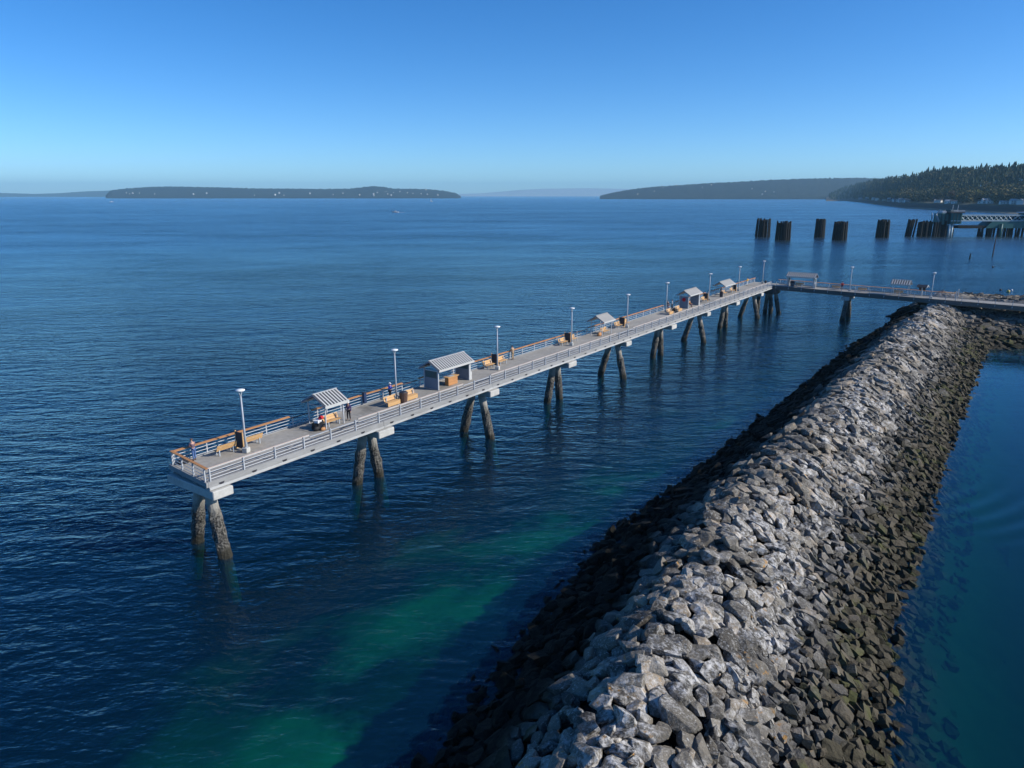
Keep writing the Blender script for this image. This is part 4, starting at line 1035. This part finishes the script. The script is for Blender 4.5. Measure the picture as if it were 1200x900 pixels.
# ------------------------------------------------------------------ far shores
def hill(name, prof, Y, depth, mat, seed, noise_amp=8., tree=0.):
    """prof: (px, top py) pairs of the skyline; the shore lies Y metres off"""
    xs = np.linspace(prof[0][0], prof[-1][0], max(40, int((prof[-1][0]-prof[0][0])*1.2)))
    ty = np.interp(xs, [p[0] for p in prof], [p[1] for p in prof])
    Yr = Y+depth
    zr = np.array([max(.5, CAM_Z+ray(600, y).z/ray(600, y).y*Yr) for y in ty])
    jag = np.array([mnoise.fractal(Vector((x*.35, seed, 0)), .8, 2., 4) for x in xs]); jag = jag*tree*np.clip(zr/40, 0, 1)
    vs = [(0, -.4), (.0, .01), (.06, .10), (.2, .32), (.4, .58), (.6, .78), (.8, .92), (1., 1.), (1.5, .7), (2.2, -.3)]
    V = np.zeros((len(xs), len(vs), 3))
    for j, (v, h) in enumerate(vs):
        yy = Y+depth*v; V[:, j, 0] = (xs-600)/FPX*(Yr*cp+CAM_Z*sp)*(yy/Yr); V[:, j, 1] = yy
        nz = np.array([mnoise.fractal(Vector((x*.05, v*9, seed+5)), .8, 2., 3) for x in xs])
        V[:, j, 2] = zr*h + jag*(v == 1.) + (nz*noise_amp*.45*np.clip(zr/60, 0, 1)*(0 < v < 1))
        if h < 0: V[:, j, 2] = -6
    o = link(name, np_mesh(name, V.reshape(-1, 3), grid_faces(len(xs), len(vs)), mat, True)); tag(o, kind='structure'); return o
hill('distant_hills', [(-260, 224), (-60, 225), (0, 226), (40, 227.3), (70, 226.3), (100, 224.3), (128, 223.3), (160, 223.5), (240, 225), (300, 229.5)], 13000, 1500, M['far_wood'], 1, 4, 3)
hill('island_hills', [(124, 229.6), (127, 226), (132, 222.8), (150, 220.8), (176, 219), (200, 218.5), (230, 219), (262, 219.6), (300, 220.8), (340, 221.0), (380, 221.4), (410, 221), (424, 219.5), (438, 218), (450, 219), (462, 221), (500, 221.5), (520, 223.5), (534, 226.2), (540, 229.6)], 6500, 900, M['far_wood'], 2, 10, 7)
hill('low_shore', [(520, 228.2), (560, 227.8), (610, 228.2), (660, 227.7), (700, 227.2), (760, 228.2), (800, 229.5)], 18500, 1500, M['far_hazed'], 3, 2, 2)
hill('distant_mountains', [(500, 229), (570, 226.), (610, 222.5), (640, 221), (690, 220.5), (740, 221.5), (790, 225), (860, 228)], 20800, 600, M['far_hazed'], 9, 2, 2)
hill('wooded_shore', [(703, 229.4), (712, 227), (735, 222.5), (760, 219.3), (800, 216.6), (830, 214.5), (860, 213.2), (900, 210.8), (940, 209.3), (1000, 208.3), (1060, 210), (1140, 214)], 5200, 900, M['far_wood'], 4, 12, 8)

# the near headland on the right: shore polyline taken from the photograph, ridge behind it
HS = [(968, 231.9), (975, 232.9), (990, 234.6), (1005, 237), (1030, 240.2), (1060, 244), (1110, 247.2), (1200, 251), (1330, 255)]
HT = [(968, 230.), (976, 226.), (990, 217.5), (1020, 211.), (1045, 207.), (1062, 206), (1085, 201.), (1100, 198.), (1150, 197.), (1200, 194), (1330, 190)]
_sd = [(px, min(3400., at(px, py).y)) for px, py in HS]
def h_shore(px): return math.exp(np.interp(px, [a for a, b in _sd], [math.log(b) for a, b in _sd]))
TREE = 18.
def h_ridge(px):
    D = h_shore(px)*1.32+220; py = np.interp(px, [a for a, b in HT], [b for a, b in HT])
    return D, max(3., CAM_Z+ray(600, py).z/ray(600, py).y*D-TREE*.9*min(1, max(.2, (px-968)/30)))
HV = [(-.12, -6), (-.03, -.6), (0, .1), (.035, 1.6), (.05, 2.4), (.075, 10.), (.10, 12.), (.30, 14.)]
def head_pt(px, v):
    D0 = h_shore(px); D1, zr = h_ridge(px); D = D0+(D1-D0)*v
    if v <= .30: z = np.interp(v, [a for a, b in HV], [b for a, b in HV])*(1 if v < 0 else min(1., max(.25, (px-968)/45)))
    elif v <= 1: q = (v-.30)/.70; zz = 14.*min(1., max(.25, (px-968)/45)); z = zz+(zr-zz)*(q*q*(3-2*q)*.35+q*.65)
    else: z = zr*max(.2, 1-.5*(v-1))
    x = (px-600)/FPX*(D*cp+CAM_Z*sp)
    return Vector((x, D, z))
def headland():
    pxs = np.linspace(968, 1330, 150); vs = [-.12, -.03, 0, .02, .035, .05, .06, .075, .10, .2, .3, .42, .55, .7, .85, 1., 1.2, 1.5]
    V = []
    for px in pxs:
        for v in vs:
            p = head_pt(px, v); 
            if 0 <= v < .3: p.z += .5*mnoise.noise(p*.03)
            V.append(tuple(p))
    o = link('headland', np_mesh('headland', V, grid_faces(len(pxs), len(vs)), M['headland'], True)); tag(o, kind='structure')
headland()
def conifer_lib(seed):
    r = random.Random(seed); V, F = [], []
    def cone(z0, z1, rad, n=6):
        b = len(V); a0 = r.uniform(0, 6)
        for k in range(n):
            a = a0+2*math.pi*k/n; q = rad*r.uniform(.75, 1.25); V.append((q*math.cos(a), q*math.sin(a), z0+r.uniform(-.03, .03)))
        V.append((r.uniform(-.01, .01), 0, z1))
        for k in range(n): F.append((b+k, b+(k+1) % n, b+n))
    w = r.uniform(.19, .33)
    for i in range(4): cone(.06+i*.22, .45+i*.19, w*(1-.21*i))
    return np.array(V), np.array(F)
def round_lib(seed):
    r = random.Random(seed); V, F = [], []
    for _ in range(34):
        a, z = r.uniform(0, 6.28), r.uniform(.2, 1.); q = .34*math.sqrt(max(.05, 1-((z-.58)/.46)**2))*r.uniform(.5, 1.1)
        c = Vector((q*math.cos(a), q*math.sin(a), z)); b = len(V)
        for k in range(3):
            V.append(tuple(c+Vector((r.uniform(-.13, .13), r.uniform(-.13, .13), r.uniform(-.09, .09)))))
        V.append(tuple(c+Vector((r.uniform(-.08, .08), r.uniform(-.08, .08), .1))))
        F += [(b, b+1, b+2), (b, b+1, b+3), (b+1, b+2, b+3), (b+2, b, b+3)]
    return np.array(V), np.array(F)
def forest():
    r = random.Random(11); cl = [conifer_lib(i) for i in range(8)]; rl = [round_lib(i) for i in range(6)]
    for name, lib, mat, n, prob in (('conifer_forest', cl, M['conifer'], 3700, None), ('broadleaf_wood', rl, M['leaf_mixed'], 2600, 1)):
        Vs, Fs, Ts = [], [], []; b = 0
        for _ in range(n):
            px = r.uniform(971, 1320)
            if prob: v = r.uniform(.14, .42) if r.random() < .8 else r.uniform(.4, 1.05); px = r.uniform(1012, 1310)
            else: v = (r.uniform(.16, 1.15)) if r.random() < .8 else r.uniform(.95, 1.1)
            if not prob and v < .30 and (px < 1066 or px > 1140) and r.random() < .93: continue
            if not prob and v < .55 and px > 1030 and r.random() < .4: continue
            if v < .36 and min(abs(px-1112), abs(px-1147), abs(px-1098)) < 9: continue
            p = head_pt(px, v)
            h = (r.uniform(9, 25) if not prob else r.uniform(10, 22))*(.8 if px < 1000 else 1.)*(.6 if v < .3 and not prob else 1.)
            if not prob and r.random() < .04 and px > 1010: h *= 1.35
            w = h*r.uniform(.85, 1.25); a = r.uniform(0, 6.28); c, s_ = math.cos(a), math.sin(a)
            V, F = lib[r.randrange(len(lib))]; X = V*np.array([w, w, h]); X = np.stack([X[:, 0]*c-X[:, 1]*s_, X[:, 0]*s_+X[:, 1]*c, X[:, 2]], -1)+np.array(p)
            Vs.append(X); Fs.append(F+b); Ts.append(np.full(len(V), r.random())); b += len(V)
        o = link(name, np_mesh(name, np.concatenate(Vs), np.concatenate(Fs), mat, False, {'tint': np.concatenate(Ts)})); tag(o, kind='stuff')
forest()
def tree(px, v, h, mat, label, seed):
    r = random.Random(seed); p = head_pt(px, v)
    root = empty('broadleaf_tree', p, 0, label, 'tree', 'trees behind the beach')
    t = MB().tube([(0, 0, -.5), (.1, 0, h*.3), (.0, .1, h*.7)], [h*.03, h*.024, h*.01], 7)
    for k in range(5):
        a = k*1.3; t.tube([(0, 0, h*(.25+.06*k)), (h*.2*math.cos(a), h*.2*math.sin(a), h*(.5+.06*k))], [h*.012, h*.005], 5)
    t.build('trunk', M['bark'], root)
    V, F, T = [], [], []
    for _ in range(420):
        d = Vector((r.gauss(0, 1), r.gauss(0, 1), r.gauss(0, 1))).normalized()*(r.random()**.45)
        lump = 1+.25*mnoise.noise(d*2.3+Vector((seed, 0, 0)))
        c = Vector((d.x*h*.36*lump, d.y*h*.36*lump, h*.6+d.z*h*.42*lump)); b = len(V); s = h*.055
        for k in range(4):
            a = k*1.57+r.uniform(-.4, .4); V.append(tuple(c+Vector((s*math.cos(a), s*math.sin(a), r.uniform(-.5, .5)*s)))); T.append(.3*r.random()+.5*(c.z/h))
        F.append((b, b+1, b+2, b+3))
    link('crown', np_mesh('crown', V, F, mat, False, {'tint': T}), root)
for i, (px, v, h, mt, lb) in enumerate([(1112.5, .3, 21, 'leaf_rust', 'rust coloured tree standing behind the beach'), (1144, .3, 22, 'leaf_yellow', 'pale yellow green tree behind the beach'), (1152, .3, 18, 'leaf_yellow', 'smaller yellow green tree just right of the taller one'),
        (1098, .3, 21, 'leaf_olive', 'olive tree left of the rust coloured one'), (1076, .24, 19, 'leaf_olive', 'olive tree at the left end of the low beach houses'), (1180, .2, 9, 'leaf_yellow', 'small yellow green tree between the beach houses'), (1194, .22, 11, 'leaf_olive', 'olive tree beside the white beach house')]):
    tree(px, v, h, M[mt], lb, i+3)
def house(p, rz, L, W, H, label, wall, roof, group='houses on the far shore', windows=True):
    root = empty('house', p, rz, label, 'house', group)
    MB().box(-L/2, L/2, -W/2, W/2, -1.5, H).build('wall', wall, root)
    MB().prism([(-L/2-.4, -W/2-.5, H+.02), (-L/2-.4, W/2+.5, H+.02), (-L/2-.4, 0, H+W*.32)], (L+.8, 0, 0)).build('roof', roof, root)
    if windows:
        k = int(L//3)
        for i in range(k):
            x = -L/2+L*(i+.5)/k
            for z in ([1.2] if H < 4 else [1.2, 4.]): MB().box(x-.6, x+.6, -W/2-.05, -W/2-.01, z, z+1.3).build('window', M['window_dark'], root)
r = random.Random(5)
for i in range(30):
    px = 1007+r.uniform(0, 58) if i < 22 else 1068+r.uniform(0, 130)
    p = head_pt(px, r.uniform(.09, .135) if i < 22 else r.uniform(.095, .14))
    house(p, math.atan2(-p.x, p.y)+r.uniform(-.5, .5), r.uniform(8, 13), r.uniform(6, 8), r.uniform(3, 5.5), ('small house in the row along the headland beach, beyond the pile clusters' if i < 22 else 'small house on the bank above the beach behind the ferry dock'), M['house_wall' if r.random() < .7 else 'house_wall_grey'], M['house_roof_pale' if r.random() < .6 else 'house_roof'], 'houses in the beach row' if i < 22 else 'houses behind the ferry dock')
for px, v, L, lb in ((1157, .15, 20, 'long low grey roofed house behind the beach with white gable'), (1186, .12, 10, 'small white house with a bluish roof right of the trees'), (1196, .13, 17, 'large white house at the right edge behind the beach')):
    p = head_pt(px, v); house(p, math.atan2(-p.x, p.y)+(1.2 if L == 17 else .3), L, 9, 5.5, lb, M['house_wall'], M['house_roof_pale'], 'larger houses behind the beach')
for px, v, wh in ((1159, .62, 'in the middle'), (1149, .55, 'on the left'), (1192, .66, 'on the right')):
    p = head_pt(px, v); p.z += 4; house(p, .3, 12, 8, 9, 'pale house half hidden by the conifers on the headland, '+wh, M['house_wall'], M['house_roof'], 'houses among the conifers')
# specks of houses on the island and the wooded shore: too far to show more than a wall and a roof
sp_wall = MB().box(-5, 5, -4, 4, -4, 6).mesh('wall', M['house_wall']); sp_roof = MB().prism([(-5.5, -4.5, 6.02), (-5.5, 4.5, 6.02), (-5.5, 0, 9)], (11, 0, 0)).mesh('roof', M['house_roof_pale'])
def speck(px, py, Y, label, group, s=1.):
    p = atY(px, py, Y); root = empty('house', p, r.uniform(-.6, .6), label, 'house', group); root.scale = (s, s, s)
    link('wall', sp_wall, root); link('roof', sp_roof, root)
for i in range(46):
    if i < 24: px = r.gauss(447, 12); py = r.uniform(221, 229.3); q = (229.6-py)/9.
    else: px = r.uniform(140, 415) if i < 40 else r.uniform(480, 520); py = r.uniform(226, 229.4) if r.random() < .75 else r.uniform(222.5, 227); q = (229.6-py)/9.
    speck(px, py, 6480+900*min(1, q*.9)*.9-12, ('tiny pale house in the cluster under the hump of the wooded island' if i < 24 else 'tiny pale house scattered along the long low part of the wooded island' if i < 40 else 'tiny pale house on the tapering end of the wooded island'), ('houses under the island hump' if i < 24 else 'houses along the island' if i < 40 else 'houses at the island end'), r.uniform(.5, 1.15))
for i in range(14):
    px = r.uniform(740, 968); py = r.uniform(216, 228.5); speck(px, py, 5180+900*max(0, (228.5-py)/19)-10, 'tiny pale house on the wooded shore beyond the pile clusters', 'houses on the wooded shore', r.uniform(.4, .8))
